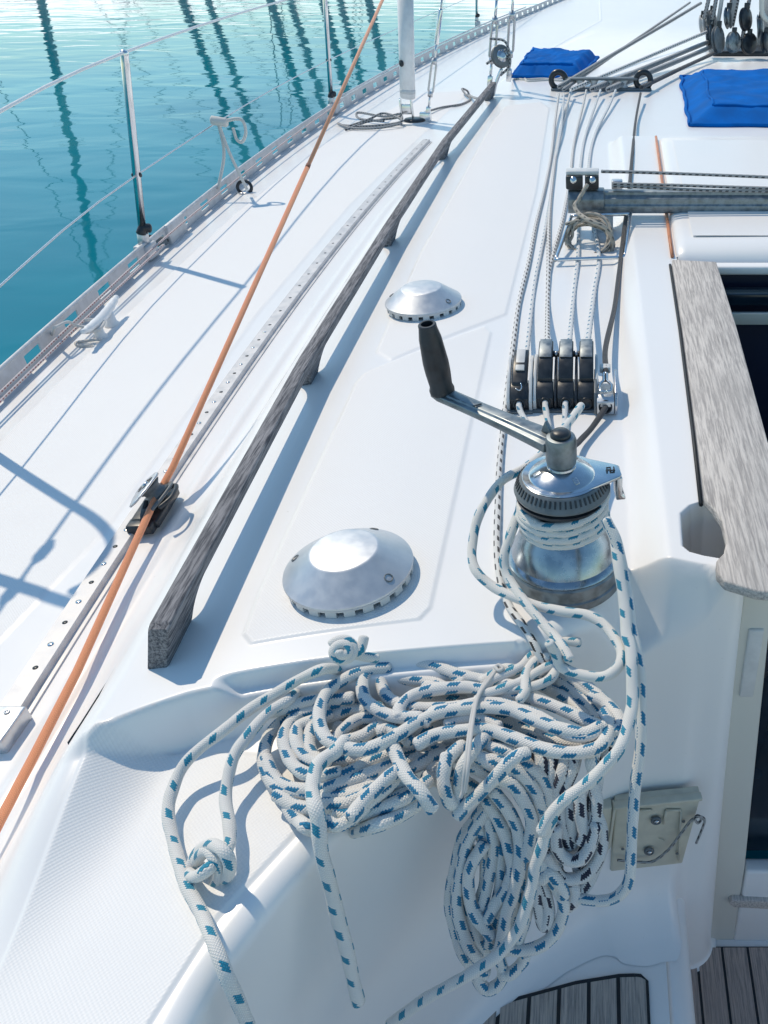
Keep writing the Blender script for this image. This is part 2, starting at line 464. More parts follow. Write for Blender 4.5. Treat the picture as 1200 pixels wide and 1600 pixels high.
mxw = wn.new('ShaderNodeMix'); mxw.data_type = 'RGBA'; wl.new(msk.o, mxw.inputs[0]); tn = wn.new('ShaderNodeMix'); tn.data_type = 'RGBA'; tn.blend_type = 'MULTIPLY'; tn.inputs[0].default_value = 1
wl.new(sky.outputs[0], tn.inputs[6]); tn.inputs[7].default_value = (.88, 1.01, .95, 1); wl.new(tn.outputs[2], mxw.inputs[6])
mxw.inputs[7].default_value = (11.5, 12.0, 12.3, 1); wl.new(mxw.outputs[2], bg.inputs[0])

# ============================================================ SETTING: deck shell
def path_len(p):
    d = [0]
    for a, b in zip(p[:-1], p[1:]): d.append(d[-1] + math.dist(a, b))
    return d
RIMW = [(-.390, -.35), (-.386, .10), (-.368, .33), (-.338, .425), (-.286, .520), (-.225, .600), (-.15, .673), (-.08, .728), (-.035, .768), (0.0, .789), (.07, .816), (.13, .824), (.180, .829)]
rim = [tuple(p)[:2] for p in smooth_path([(a, b, 0) for a, b in RIMW], 12)]
# rounded corner into the companionway
for k in range(1, 9):
    a = -math.pi / 2 + k / 8 * math.pi / 2
    rim.append((.180 + .022 * math.cos(a), .851 + .022 * math.sin(a)))
rim.append((.202, .872)); 
rl = path_len(rim); rim = np.array(rim)
def rim_at(s): return np.array([np.interp(s, rl, rim[:, 0]), np.interp(s, rl, rim[:, 1])])
def s_near(x, y): return rl[int(np.argmin(np.hypot(rim[:, 0] - x, rim[:, 1] - y)))]
XS_MID = np.round(np.arange(-.75, .2021, .0028), 5); XS_MID[-1] = .202
YS_NEAR = np.round(np.arange(-.35, 1.0001, .0045), 5)
outer = [(-.75, y) for y in YS_NEAR] + [(x, 1.0) for x in XS_MID[1:]]
ol = path_len(outer); NO = len(outer)
keys_o = [0, YS_NEAR.searchsorted(.45), len(YS_NEAR) - 1, len(YS_NEAR) - 1 + int(np.searchsorted(XS_MID, -.40)), len(YS_NEAR) - 1 + int(np.searchsorted(XS_MID, 0.0)), len(YS_NEAR) - 1 + int(np.searchsorted(XS_MID, .15)), NO - 1]
keys_s = [0, s_near(-.35, .39), s_near(-.286, .52), s_near(-.18, .645), s_near(0, .789), s_near(.15, .826), rl[-1]]
from math import pi
sv = np.interp(np.arange(NO), keys_o, keys_s)
# soften the kinks of the mapping
for _ in range(60): sv[1:-1] = .5 * sv[1:-1] + .25 * (sv[:-2] + sv[2:])
RP = np.array([rim_at(s) for s in sv])
TG = np.array([(rim_at(min(rl[-1], s + .01)) - rim_at(max(0, s - .01))) for s in sv]); TG /= np.linalg.norm(TG, axis=1)[:, None]
NIN = np.stack([TG[:, 1], -TG[:, 0]], 1)                  # towards the cockpit
OUT = np.array(outer)
BZ, SZ, RR = -.68, -.95, .026
def deck_shell():
    rows = []; nsr = []
    hrim = dfun(RP[:, 0], RP[:, 1])
    # how deep the wall goes: bench level, sole level right of the bench
    dep = BZ + (SZ - BZ) * sst(.135, .165, RP[:, 0])
    FR = (.040 + .060 * sst(-.1, .05, RP[:, 0])) * (1 - sst(.12, .16, RP[:, 0])) + .012
    prof = []
    # bench fillet
    for k in range(7):
        a = k / 6 * pi / 2; prof.append(('f', a))
    for k in range(1, 9): prof.append(('w', k / 9))
    for k in range(8):
        a = k / 7 * pi / 2; prof.append(('r', a))
    DR = .018 + .012 * sst(-.1, .05, RP[:, 0])
    for kind, q in prof:
        if kind == 'f':
            off = DR + FR * (1 - math.sin(q)); z = dep + FR * (1 - math.cos(q))
        elif kind == 'w':
            z0 = dep + FR; z1 = hrim - RR; z = z0 + (z1 - z0) * q; off = DR * (1 - q) ** 1.3
        else:
            off = -RR * (1 - math.cos(q)); z = hrim - RR + RR * math.sin(q)
        if kind == 'r':
            xx = RP[:, 0] + NIN[:, 0] * off; yy = RP[:, 1] + NIN[:, 1] * off
            z = dfun(xx, yy) - RR * (1 - math.sin(q))
        pts = np.stack([RP[:, 0] + NIN[:, 0] * off, RP[:, 1] + NIN[:, 1] * off, z], 1)
        rows.append(pts); nsr.append(np.zeros(NO))
    st = RP - NIN * RR; N = 240
    for k in range(1, N + 1):
        q = k / N
        xy = st + (OUT - st) * q
        if k == N: xy = OUT
        rows.append(np.column_stack([xy, dfun(xy[:, 0], xy[:, 1])])); nsr.append(nsk(xy[:, 0], xy[:, 1]))
    V = [np.concatenate(rows)]; NS = [np.concatenate(nsr)]; F = []
    nr = len(rows)
    def quads(base, nr, nc):
        i, j = np.meshgrid(np.arange(nr - 1), np.arange(nc - 1), indexing='ij'); a = base + i * nc + j
        return np.stack([a, a + 1, a + nc + 1, a + nc], -1).reshape(-1, 4)
    F.append(quads(0, nr, NO)); off = nr * NO
    # side deck, near part (x from toe rail to -.75)
    def addgrid(X, Y):
        nonlocal off
        Z = dfun(X, Y); V.append(np.stack([X.ravel(), Y.ravel(), Z.ravel()], 1)); NS.append(nsk(X.ravel(), Y.ravel()))
        F.append(quads(off, *X.shape)); off += X.size
    us = np.linspace(0, 1, 130)
    Y, U = np.meshgrid(YS_NEAR, us, indexing='ij'); T = toe(Y); addgrid(T + (-.75 - T) * U, Y)
    yf = list(np.arange(1.0, 2.6, .006)) + list(np.arange(2.6, 5, .012)) + list(np.arange(5, 14.2, .05))
    ys = np.array(yf); 
    Y, U = np.meshgrid(ys, us, indexing='ij'); T = toe(Y); LX = np.minimum(-.75, .45)
    XL = T + (-.75 - T) * U; XL = np.where(T < -.76, XL, T + (.0001) * U); addgrid(XL, Y)
    Y, X = np.meshgrid(ys, XS_MID, indexing='ij'); X = np.maximum(X, toe(Y)); addgrid(X, Y)
    ys2 = np.array([y for y in yf if y > 2.05])
    xr = np.concatenate([np.arange(.202, 1.0, .02), np.arange(1.0, 3.31, .1)])
    Y, X = np.meshgrid(ys2, xr, indexing='ij'); X = np.minimum(X, 1.6 - toe(Y)); X = np.maximum(X, toe(Y)); addgrid(X, Y)
    # topsides: from the toe rail down to the water
    yt = np.concatenate([YS_NEAR[::4], ys[::6], [14.1]]); yt = np.unique(yt)
    rowsH = []
    for d, zz in ((0.0, 0.0), (-.02, -.03), (-.03, -.5), (.12, -1.6)):
        xx = toe(yt) + d; z0 = dfun(toe(yt) + .001, yt) + zz if zz > -1 else np.full(yt.shape, -1.6)
        rowsH.append(np.stack([xx, yt, z0], 1))
    V.append(np.concatenate(rowsH)); NS.append(np.zeros(4 * len(yt))); F.append(quads(off, 4, len(yt))); off += 4 * len(yt)
    V = np.concatenate(V); F = np.concatenate(F); NS = np.concatenate(NS)
    me = bpy.data.meshes.new('deck')
    me.from_pydata(V.tolist(), [], F.tolist())
    at = me.attributes.new('nonskid', 'FLOAT', 'POINT'); at.data.foreach_set('value', NS.astype(np.float32))
    bm = bmesh.new(); bm.from_mesh(me); bmesh.ops.remove_doubles(bm, verts=bm.verts, dist=.00015)
    bmesh.ops.recalc_face_normals(bm, faces=bm.faces)
    for f in bm.faces: f.smooth = True
    bm.to_mesh(me); bm.free()
    me.materials.append(GEL)
    o = bpy.data.objects.new('deck', me); C.objects.link(o)
    props(o, 'white moulded yacht deck with coachroof, side deck and cockpit coaming', 'deck', kind='structure')
deck_shell()

# bench seat + cockpit sole (structure)
def bench():
    m = M(); pr = [(-1.0, -.682), (.118, -.682)]
    for k in range(9):
        a = k / 8 * pi / 2; pr.append((.118 + .045 * math.sin(a), -.682 - .045 + .045 * math.cos(a)))
    pr += [(.168, -.80), (.172, -.98)]
    ys = [-1.6, -.6, .2, .5, .6, .7, .8, .845]
    m.grid([[(x, y, z) for x, z in pr] for y in ys])
    o = m.build('cockpit_bench', GELP); props(o, 'white moulded cockpit bench below the coaming', 'bench seat', kind='structure')
    # teak slats with black caulking, laid on the bench
    edge = [(-.62, .30), (-.42, .40), (-.29, .50), (-.206, .585), (-.134, .622), (-.031, .649), (.04, .660), (.075, .661)]
    ex = [e[0] for e in edge]; ey = [e[1] for e in edge]
    def yedge(x): return float(np.interp(x, ex, ey))
    def yedge2(x):
        y = yedge(x)
        if x > .068: y -= .018 * (1 - math.sqrt(max(0, 1 - ((x - .068) / .02) ** 2)))
        return y
    root = empty('bench_decking', (0, 0, -.676), 'grey teak slats with black seams laid on the cockpit bench', 'teak decking')
    base = M((0, 0, -.676)); xs = np.linspace(-.62, .087, 60)
    base.grid([[(x, -1.5, -.677) for x in xs], [(x, yedge2(x), -.677) for x in xs]])
    base.build('caulking', CAULK, root)
    x1 = .082; k = 0
    while x1 > -.55:
        x0 = x1 - .0415
        s = M((0, 0, -.676)); xx = np.linspace(x0, x1, 7)
        top = [(x, yedge2(x) - .007, -.6745) for x in xx]; bot = [(x, -1.5, -.6745) for x in xx]
        s.grid([bot, top], False)
        # thin edge down to the caulk
        for a in range(6): s.hexa  # noqa
        o2 = s.build('slat', TEAK_DECK, root); k += 1
        x1 = x0 - .0062
    # cockpit sole
    m = M(); m.grid([[(x, y, -.955) for x in (-.2, .3, 1.6)] for y in (-2.6, 0, .9)]); o = m.build('cockpit_sole', GELP); props(o, 'white cockpit floor moulding under the teak', 'cockpit floor', kind='structure')
    r2 = empty('sole_decking', (.2, .8, -.95), 'brown teak planks of the cockpit floor below the companionway', 'teak decking')
    b = M((.2, .8, -.95)); b.grid([[(x, y, -.9505) for x in (.17, 1.2)] for y in (-2.5, .84)]); b.build('caulking', CAULK, r2)
    x0 = .205 - .0515
    while x0 < .9:
        s = M((.2, .8, -.95)); xa, xb = max(x0, .176), x0 + .0465
        s.grid([[(xa, -2.5, -.948), (xb, -2.5, -.948)], [(xa, .837, -.948), (xb, .837, -.948)]], False); s.build('plank', TEAK_SOLE, r2)
        x0 += .0515
bench()
def far_side():
    # rest of the cockpit, to starboard and aft of the camera: it throws sunlight back on the shaded walls
    m = M(); pr = [(1.12, -.955), (1.12, -.70), (1.135, -.68), (1.62, -.68), (1.66, -.66), (1.74, -.12), (1.76, -.09), (1.80, -.07), (2.05, -.08), (2.2, -.2), (3.1, -.24), (3.12, -1.6)]
    m.grid([[(x, y, z) for x, z in pr] for y in (-3.2, -2, -1, 0, .9)]); o = m.build('starboard_bench', GELP); props(o, 'white starboard cockpit bench and coaming', 'bench seat', kind='structure')
    m = M(); m.box((.42, -1.75, -.64), (1.5, .6, .66)); o = m.build('helm_bounce_seat', GELP, None, .03); props(o, 'unseen white helm seat set close to bounce sunlight forward', 'bench seat', kind='structure')  # unseen seat, raised and moved nearer to bounce sunlight onto the cockpit walls
    m = M(); m.box((1.25 + .9, .92, -.5), (1.9, .06, .98)); o = m.build('bulkhead', GELP, None, .01); props(o, 'white starboard bulkhead', 'bulkhead', kind='structure')
far_side()

def companionway():
    # fixed cream frame, sill wall below and the dark cabin beyond
    L = (.24, .85, -.4)
    r = empty('companionway', L, 'cream framed companionway opening into the dark cabin', 'companionway')
    m = M(L)   # cream side post, its inner edge leaning with the washboard slot
    T = lambda pts: [(a * 1.043, .74 - (.74 - b) * 1.043) for a, b in pts]
    m.prism([(.2035, -.96), (.2035, .005)] + T([(.234, .035), (.238, -.083), (.265, -.64), (.27, -.91)]), (0, .871, 0), (1, 0, 0), (0, 0, 1), (0, 1, 0), .03)
    m.build('side_post', CREAM, r, .003)
    m = M(L); m.box((.228, .857, -.155), (.022, .012, .14)); m.build('hatch_slide_end', PALEP, r, .003)
    m = M(L)   # sill wall
    m.prism(T([(.268, -.92), (.268, -.645), (1.2, -.66), (1.2, -.92)]), (0, .869, 0), (1, 0, 0), (0, 0, 1), (0, 1, 0), .03)
    m.build('sill', GELP, r, .006)
    m = M(L); m.prism(T([(.245, -.735), (.25, -.722), (.40, -.735), (.40, -.765), (.30, -.752), (.255, -.748)]), (0, .851, 0), (1, 0, 0), (0, 0, 1), (0, 1, 0), .012)
    m.build('wooden_chock', TEAK_PLANK, r, .002)
    m = M(L)   # washboard, lowered, and interior
    m.prism(T([(.262, -.645), (.2365, -.10), (1.2, -.10), (1.2, -.645)]), (0, .903, 0), (1, 0, 0), (0, 0, 1), (0, 1, 0), .012)
    m.build('washboard', SMOKED, r, .002)
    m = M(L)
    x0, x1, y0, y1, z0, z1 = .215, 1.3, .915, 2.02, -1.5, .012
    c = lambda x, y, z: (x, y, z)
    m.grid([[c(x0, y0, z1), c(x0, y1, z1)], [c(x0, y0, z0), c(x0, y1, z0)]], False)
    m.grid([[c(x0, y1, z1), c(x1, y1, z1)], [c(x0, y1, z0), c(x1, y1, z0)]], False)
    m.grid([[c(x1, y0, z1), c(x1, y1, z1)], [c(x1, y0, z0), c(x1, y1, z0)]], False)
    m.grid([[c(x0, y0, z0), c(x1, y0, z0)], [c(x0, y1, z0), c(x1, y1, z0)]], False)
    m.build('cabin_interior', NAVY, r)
    # pale bar across under the hatch
    m = M(L); m.box((.75, 1.93, -.075), (.93, .012, .03)); m.build('head_trim', CREAM, r, .002)
    m = M(L); m.box((.75, 1.96, -.03), (.93, .05, .03)); m.build('hatch_lip', SMOKED, r, .004)
    # carriage of the sliding hatch : white garage
    L2 = (.5, 2.6, .03)
    r = empty('sliding_hatch', L2, 'white sliding hatch garage forward of the companionway', 'hatch')
    m = M(L2)
    def gx(y): return float(np.interp(y, [2.05, 3.4], [.188, .226]))
    rows = []
    for y, zt in ((2.03, -.02), (2.035, .03), (2.06, .050), (2.12, .056), (3.2, .058), (3.30, .052), (3.33, .036), (3.335, .0)):
        row = []
        for dx, f in ((0, -.06), (.001, -.012), (.010, -.003), (.03, 0), (.3, 0.002), (1.2, .002)):
            row.append((gx(y) + .012 + dx, y, zt + f if f > -.05 else -.02))
        rows.append(row)
    m.grid(rows); m.build('garage_shell', GELP, r)
    m = M(L2); m.grid([[(gx(2.1) + .06, 2.14, .0605), (1.3, 2.14, .0605)], [(gx(3.2) + .06, 3.22, .0605), (1.3, 3.22, .0605)]], False)
    m.build('hatch_panel', GELP, r)
    m = M(L2); m.box((.75, 2.005, .022), (1.1, .035, .022)); m.build('hatch_handle_bar', GELP, r, .006)
    # wooden seam strip along the garage (orange-brown)
    m = M((.2, 2.6, .04)); m.tube([(gx(y) + .003, y, .041 + .006 * (y > 2.2)) for y in (2.04, 2.2, 2.6, 3.0, 3.34)], .005, 6)
    o = m.build('trim_strip', simple('varnished_trim', (.50, .20, .10), .5, 0, .2, 30)); props(o, 'orange brown wooden trim strip beside the white hatch garage', 'trim strip')
    # plank
    m = M((.22, 1.4, .04))
    zt = .0505
    out = [(.186, 1.99), (.300, 1.975), (.2965, 1.6), (.284, 1.14), (.268, .99), (.262, .93), (.33, .78), (.24, .775), (.196, .782), (.164, .800), (.157, .822), (.158, .845), (.170, .862), (.176, .885), (.174, .93), (.163, .965), (.158, .985), (.166, 1.2), (.178, 1.6)]
    out = [(.186, 1.99), (.292, 1.975), (.288, 1.6), (.276, 1.14), (.33, .93), (.33, .78), (.26, .772), (.20, .782), (.164, .800), (.156, .818), (.158, .842), (.170, .858), (.177, .885), (.176, .93), (.167, .962), (.158, .985), (.166, 1.2), (.178, 1.6)]
    m.prism(out, (0, 0, zt - .008), (1, 0, 0), (0, 1, 0), (0, 0, 1), .016)
    o = m.build('hatch_slide_plank', TEAK_PLANK, bevel=.003); props(o, 'wide bleached teak plank edging the dark companionway opening', 'plank')
    # black screw hole and caulk line under it
    m = M((.17, 1.4, .035))
    edge = [(x - .004, y) for x, y in ((.158, .985), (.166, 1.2), (.178, 1.6), (.186, 1.99))]
    m.tube([(x, y, .037) for x, y in edge], .0035, 6); o = m.build('rubber_seal', CAULK); props(o, 'thin black rubber seal along the outer edge of the bleached plank', 'seal')
companionway()

# ============================================================ FITTINGS
def N_at(x, y, e=.03):
    return Vector((-(dz(x + e, y) - dz(x - e, y)) / (2 * e), -(dz(x, y + e) - dz(x, y - e)) / (2 * e), 1)).normalized()

# ---- low profile vents
def vent(cx, cy, R, label):
    z0 = dz(cx, cy); L = Vector((cx, cy, z0)); n = Vector((-.03, 0, 1)).normalized()
    r = empty('deck_vent', L, label, 'deck vent', 'round aluminium vents on the coachroof')
    m = M(L); k = R / .0865
    m.lathe([(.0840 * k, .012), (.0862 * k, .0125), (.0868 * k, .0145), (.0862 * k, .0165), (.083 * k, .0185), (.0475 * k, .0445), (.0455 * k, .0458), (.043 * k, .0465), (.0015, .0468)], 96, L, n)
    o = m.build('cap', VENT, r); smooth_lathe(o, 24)
    # toothed skirt
    m = M(L); q = Vector((0, 0, 1)).rotation_difference(n)
    nt = 22
    for i in range(nt):
        for a0, a1, zb in ((i, i + .58, .0005), (i + .58, i + 1, .009)):
            st = 4; row = []
            for rr in (.0845, .0805):
                for zz in (.0128, zb):
                    row.append([L + q @ Vector((rr * k * math.cos(2 * pi * (a0 + (a1 - a0) * t / st) / nt), rr * k * math.sin(2 * pi * (a0 + (a1 - a0) * t / st) / nt), zz)) for t in range(st + 1)])
            m.grid([row[0], row[1], row[3], row[2]], False)
            for e in (0, st): m.grid([[row[0][e], row[1][e]], [row[2][e], row[3][e]]], False)
    m.build('toothed_skirt', PALEP, r)
    m = M(L); m.lathe([(.070 * k, .0003), (.070 * k, .010), (.001, .011)], 40, L, n); m.build('vent_core', BLACK, r)
    for a in (-8, 195, 95):
        a = math.radians(a - 22); c = L + q @ Vector((.0735 * k * math.cos(a), .0735 * k * math.sin(a), .0258))
        m = M(L); ax = q @ Vector((.52 * math.cos(a), .52 * math.sin(a), .85)); m.lathe([(.0062, -.004), (.0062, .0008), (.0050, .0012), (.0046, -.0015), (.0005, -.002)], 20, c, ax)
        m.build('screw', GREYP, r)
vent(-.3335, .868, .0865, 'nearest round satin aluminium vent with toothed skirt, just behind the coiled rope')
vent(-.392, 1.822, .0865, 'farther round satin aluminium vent, beyond the winch handle grip')

# ---- teak handrail
def handrail():
    ys = [.716, 4.50]; L = Vector((-.54, .72, 0))
    feet = [(.716, .80), (1.475, 1.53), (2.31, 2.37), (3.29, 3.35), (4.42, 4.50)]
    N = 420; yy = np.linspace(*ys, 900); N = 900; H = .071; TK = .028
    def under(y):
        """height of the underside above the deck at y"""
        d = min((max(a - y, y - b, 0) for a, b in feet)); 
        t_ = min(1.0, d / .05); return (H - TK) * math.sqrt(1 - (1 - t_) ** 2)
    rows = []
    W = .0132
    for y in yy:
        x = float(railx(y)); z0 = dz(x, y); un = under(y); top = H - .004 * (y < .722)
        dxn = (railx(y + .05) - railx(y - .05)) / .1; t = Vector((dxn, 1, 0)).normalized(); s = Vector((t.y, -t.x, 0))
        c = Vector((x, y, z0 - .001)); w = W * (1 - .12 * (y < .7195)); rr = .004; ring = []
        for (a, b) in ((-1, -1), (1, -1), (1, 1), (-1, 1)):
            for k in range(4):
                ang = {(-1, -1): pi, (1, -1): 1.5 * pi, (1, 1): 0, (-1, 1): .5 * pi}[(a, b)] + k / 3 * pi / 2
                rz = rr if b > 0 or un > .004 else .001
                cx_ = a * (w - rr); cz = (top - rr) if b > 0 else (un + rz)
                zz_ = cz + (rr if b > 0 else rz) * math.sin(ang); ring.append(c + s * (cx_ + rr * math.cos(ang) + .32 * zz_) + Vector((0, 0, cz + (rr if b > 0 else rz) * math.sin(ang))))
        ring.append(ring[0]); rows.append(ring)
    m = M(L); m.grid(rows); m.face([i for i in range(16)]); b = (N - 1) * 17; m.face([b + i for i in range(16)])
    o = m.build('handrail', TEAK_RAIL); o.data.set_sharp_from_angle(angle=math.radians(60))
    props(o, 'long grey weathered teak handrail along the edge of the coachroof', 'handrail')
handrail()

# ---- dark window strip low on the cabin side
def side_window():
    L = Vector((-.69, 1.2, -.1)); m = M(L)
    rows = []
    for y in np.linspace(.70, 2.66, 60):
        x = -.688 - .02 * max(0, y - 1.0) if y < 3 else 0; row = []
        for dx in (-.006, .006): row.append((x + dx * min(1, (y - .69) / .12), y, dz(x + dx, y) + .004))
        rows.append(row)
    m.grid(rows, False)
    o = m.build('cabin_window', SMOKED); props(o, 'narrow dark cabin window strip set low beside the teak handrail', 'window')
side_window()

# ---- genoa track with end stop
_t = [S(*q, .005) for q in ((25, 1110), (152, 913), (237, 785), (392, 554), (469, 455), (567, 333), (640, 247), (677, 213))]
TXP = np.polyfit([q.y for q in _t], [q.x for q in _t], 3)
def tx(y): return float(np.polyval(TXP, y))
def track():
    L = Vector((-.86, 2, -.2)); r = empty('genoa_track', L, 'long perforated aluminium genoa track on the side deck', 'track')
    m = M(L); holes = M(L); scr = M(L)
    ys = np.linspace(.80, 4.48, 150); prof = [(-.020, 0), (-.020, .004), (-.0195, .0045), (-.0085, .0048), (-.0080, .012), (-.0125, .0122), (-.0125, .0155), (.0125, .0158), (.0125, .0122), (.008, .012), (.0085, .0048), (.0195, .0045), (.020, .004), (.020, 0)]
    prof = [(-.0205, 0), (-.0205, .0140), (.011, .0142), (.0125, .0125), (.0135, .004), (.0225, .0035), (.0225, 0)]
    m.grid([[(tx(y) + a, y, dz(tx(y), y) + .0006 + b) for a, b in prof] for y in ys], False)
    m.build('rail', ALUL, r)
    for i in range(37):
        y = .79 + .1 * i + .0; y0 = .889 + .1 * i if i else .889
        y0 = .889 + .0995 * i
        if y0 > 4.5: break
        x = tx(y0) - .004; z = dz(x, y0) + .0149
        holes.lathe([(.0042, 0), (.0042, .0004), (.0005, .0004)], 14, (x, y0, z))
        y1 = y0 + .05
        if y1 < 2.2:
            scr.lathe([(.0048, 0), (.0046, .0007), (.0005, .0009)], 14, (tx(y1) - .004, y1, z + .0002))
    holes.build('stop_hole', BLACK, r)['kind'] = 'stuff'
    scr.build('screw_head', STEEL, r)['kind'] = 'stuff'
    y = .772; x = tx(y); z = dz(x, y)
    m = M(L); m.box((x, y, z + .013), (.052, .065, .026)); m.build('end_stop', ALU, r, .003)
    for dx, dy in ((.005, .02), (-.004, .002), (-.012, -.018)):
        s_ = M(L); s_.lathe([(.0042, 0), (.0040, .0018), (.0022, .002), (.002, .0008), (.0004, .0008)], 16, (x + dx, y + dy, z + .026)); s_.build('stop_screw', STEELB, r)
track()

# ---- genoa car with sheave
def car():
    c = Vector((-.846, 1.300, dz(-.846, 1.30))); t = Vector((-.06, 1, 0)).normalized(); s = Vector((t.y, -t.x, 0))
    r = empty('genoa_car', c, 'black and steel sheet car on the genoa track with orange rope through it', 'rope lead car')
    m = M(c); m.box(c + Vector((0, 0, .020)), (.052, .115, .016), s, t); m.build('slider', BLACK, r, .003)
    for d in (-.058, .05):
        m = M(c); m.box(c + t * d + Vector((-.004, 0, .018)), (.048, .030, .020), s, t); m.build('end_pad', BLACK, r, .004)
    a = (s * -.60 + Vector((0, 0, .80))).normalized(); b = t.cross(a).normalized()
    if b.dot(s) < 0: b = -b
    k0 = c + Vector((0, 0, .052)) + s * .002
    def outline(f=1.0, tail=.055):
        o_ = []
        for k in range(17):
            q = -pi / 2 + pi * k / 16; o_.append((.012 + .032 * f * math.cos(q), .030 * f * math.sin(q)))
        return o_ + [(-.02, .022 * f), (-tail, .008 * f), (-tail, -.008 * f), (-.02, -.022 * f)]
    m = M(c); m.prism(outline(), k0 + a * .016, t, b, a, .004); m.build('cheek', STEELB, r, .001)
    m = M(c); m.prism(outline(1.08, .045), k0 - a * .015, t, b, a, .006); m.build('cheek', GREYP, r, .002)
    m = M(c); m.lathe([(.024, -.012), (.026, -.0105), (.018, -.004), (.018, .004), (.026, .0105), (.024, .012)], 32, k0 + t * .010, a); m.build('sheave', GREYP, r)
    m = M(c); m.lathe([(.007, .0), (.007, .0195), (.0055, .0212), (.001, .0215)], 20, k0 + t * .010, a); m.build('pin', CHROME, r)
    for q in (.5, 1.6, 2.7, 3.8, 4.9, 6.0):
        m = M(c); m.prism([(.005, -.003), (.013, -.005), (.013, .005), (.005, .003)], k0 + t * .010 + a * .0184 + (t * math.cos(q) + b * math.sin(q)) * .005, t * math.cos(q) + b * math.sin(q), b * math.cos(q) - t * math.sin(q), a, .0008); m.build('lightening_slot', BLACK, r)
    m = M(c); m.tube(smooth_path([k0 + b * .012 + t * .03 - a * .018, k0 + b * .034 + t * .02 - a * .022, k0 + b * .040 - t * .02 - a * .024, k0 + b * .024 - t * .045 - a * .02], 6), .0045, 8, dome=True); m.build('side_loop', BLACK, r)
    m = M(c); m.tube(smooth_path([k0 - b * .022 + t * .0 - a * .006, k0 - b * .036 - t * .02 - a * .016, k0 - b * .030 - t * .05 - a * .022], 6), .0055, 8, dome=True); m.build('side_loop', BLACK, r)
car()

# ---- perforated toe rail
def toerail():
    L = Vector((-1.5, 3, -.2)); r = empty('toe_rail', L, 'perforated aluminium toe rail along the edge of the deck', 'toe rail')
    m = M(L); Ht = .062; PER, SL = .232, .085
    def pt(y, dx, z): x = float(toe(y)); return Vector((x + dx, y, dz(x + .004, y) + z))
    # horizontal flange on deck
    ys = np.arange(.2, 13.2, .1)
    m.grid([[pt(y, .002, .0005), pt(y, .002, .004), pt(y, .034, .0042), pt(y, .035, .0005)] for y in ys], False)
    def seg(y0, y1, z0, z1, n):
        for i in range(n):
            a, b = y0 + (y1 - y0) * i / n, y0 + (y1 - y0) * (i + 1) / n
            m.hexa([pt(a, .002, z0), pt(a, .0065, z0), pt(b, .0065, z0), pt(b, .002, z0), pt(a, .002, z1), pt(a, .0065, z1), pt(b, .0065, z1), pt(b, .002, z1)])
    y = .215
    while y < 13:
        seg(y, y + PER, .0042, .018, 2); seg(y, y + PER, .046, Ht - .004, 2); seg(y, y + PER - SL, .018, .046, 2)
        # scalloped foot seen as tabs
        y += PER
    m.build('perforated_web', ALUL, r)
    # rounded cap
    m = M(L); m.tube([pt(y, .003, Ht - .001) for y in ys], .0058, 8); m.build('cap_bead', ALUL, r)
    # joint cover
    p = pt(3.02, 0, 0)
    m = M(L)
    for yj in (3.02, 6.9):
        m = M(L); a = pt(yj, .012, .036); b = pt(yj + .16, .012, .036); t = (b - a).normalized(); m.box((a + b) / 2, (.014, .16, .068), t.cross(Vector((0, 0, 1))), t); m.build('joint_cover', ALUL, r, .003)
toerail()

# ---- stanchions
TOPS = {}
def stanchion(base, top, label, mid):
    r = empty('stanchion', base, label, 'stanchion', 'stanchions along the toe rail')
    up = (top - base).normalized(); Ln = (top - base).length
    m = M(base); m.lathe([(.0125, .05), (.0125, Ln - .03), (.0118, Ln - .012), (.0125, Ln - .008), (.0125, Ln), (.009, Ln + .006), (.001, Ln + .008)], 20, base, up); m.build('post', STEEL, r)
    m = M(base); m.box(base + Vector((.012, 0, .024)), (.05, .075, .05)); m.build('socket_foot', ALUL, r, .006)
    m = M(base); m.lathe([(.0185, .035), (.0185, .085), (.015, .09), (.013, .0905)], 20, base, up); m.build('socket', ALU, r)
    m = M(base); m.tube([base + up * .09 + Vector((0, -.012, 0)), base + up * .105, base + up * .10 + Vector((.02, .01, 0))], .016, 10, dome=True); m.build('clamp', BLACK, r)
    m = M(base); m.tube([base + up * mid + Vector((-.013, .0, 0)), base + up * mid + Vector((.013, 0, 0))], .007, 10, dome=True); m.build('wire_grommet', BLACK, r)
    return r
s1b, s1t = Vector((-1.566, 2.863, -.245)), Vector((-1.430, 2.863, .384))
s2b, s2t = Vector((-1.560, 5.38, -.245)), Vector((-1.487, 5.38, .375))
s3b = P(745, 42, -.24); s3t = s3b + Vector((.05, 0, .62))
s0b, s0t = Vector((-1.41, 1.27, -.245)), Vector((-1.205, 1.38, .385))
stanchion(s1b, s1t, 'near steel stanchion with a furling line block at its foot', .28)
stanchion(s2b, s2t, 'middle steel stanchion behind the orange rope, cut off by the photo top', .28)
stanchion(s3b, s3t, 'farthest steel stanchion, past the white shroud tube', .28)
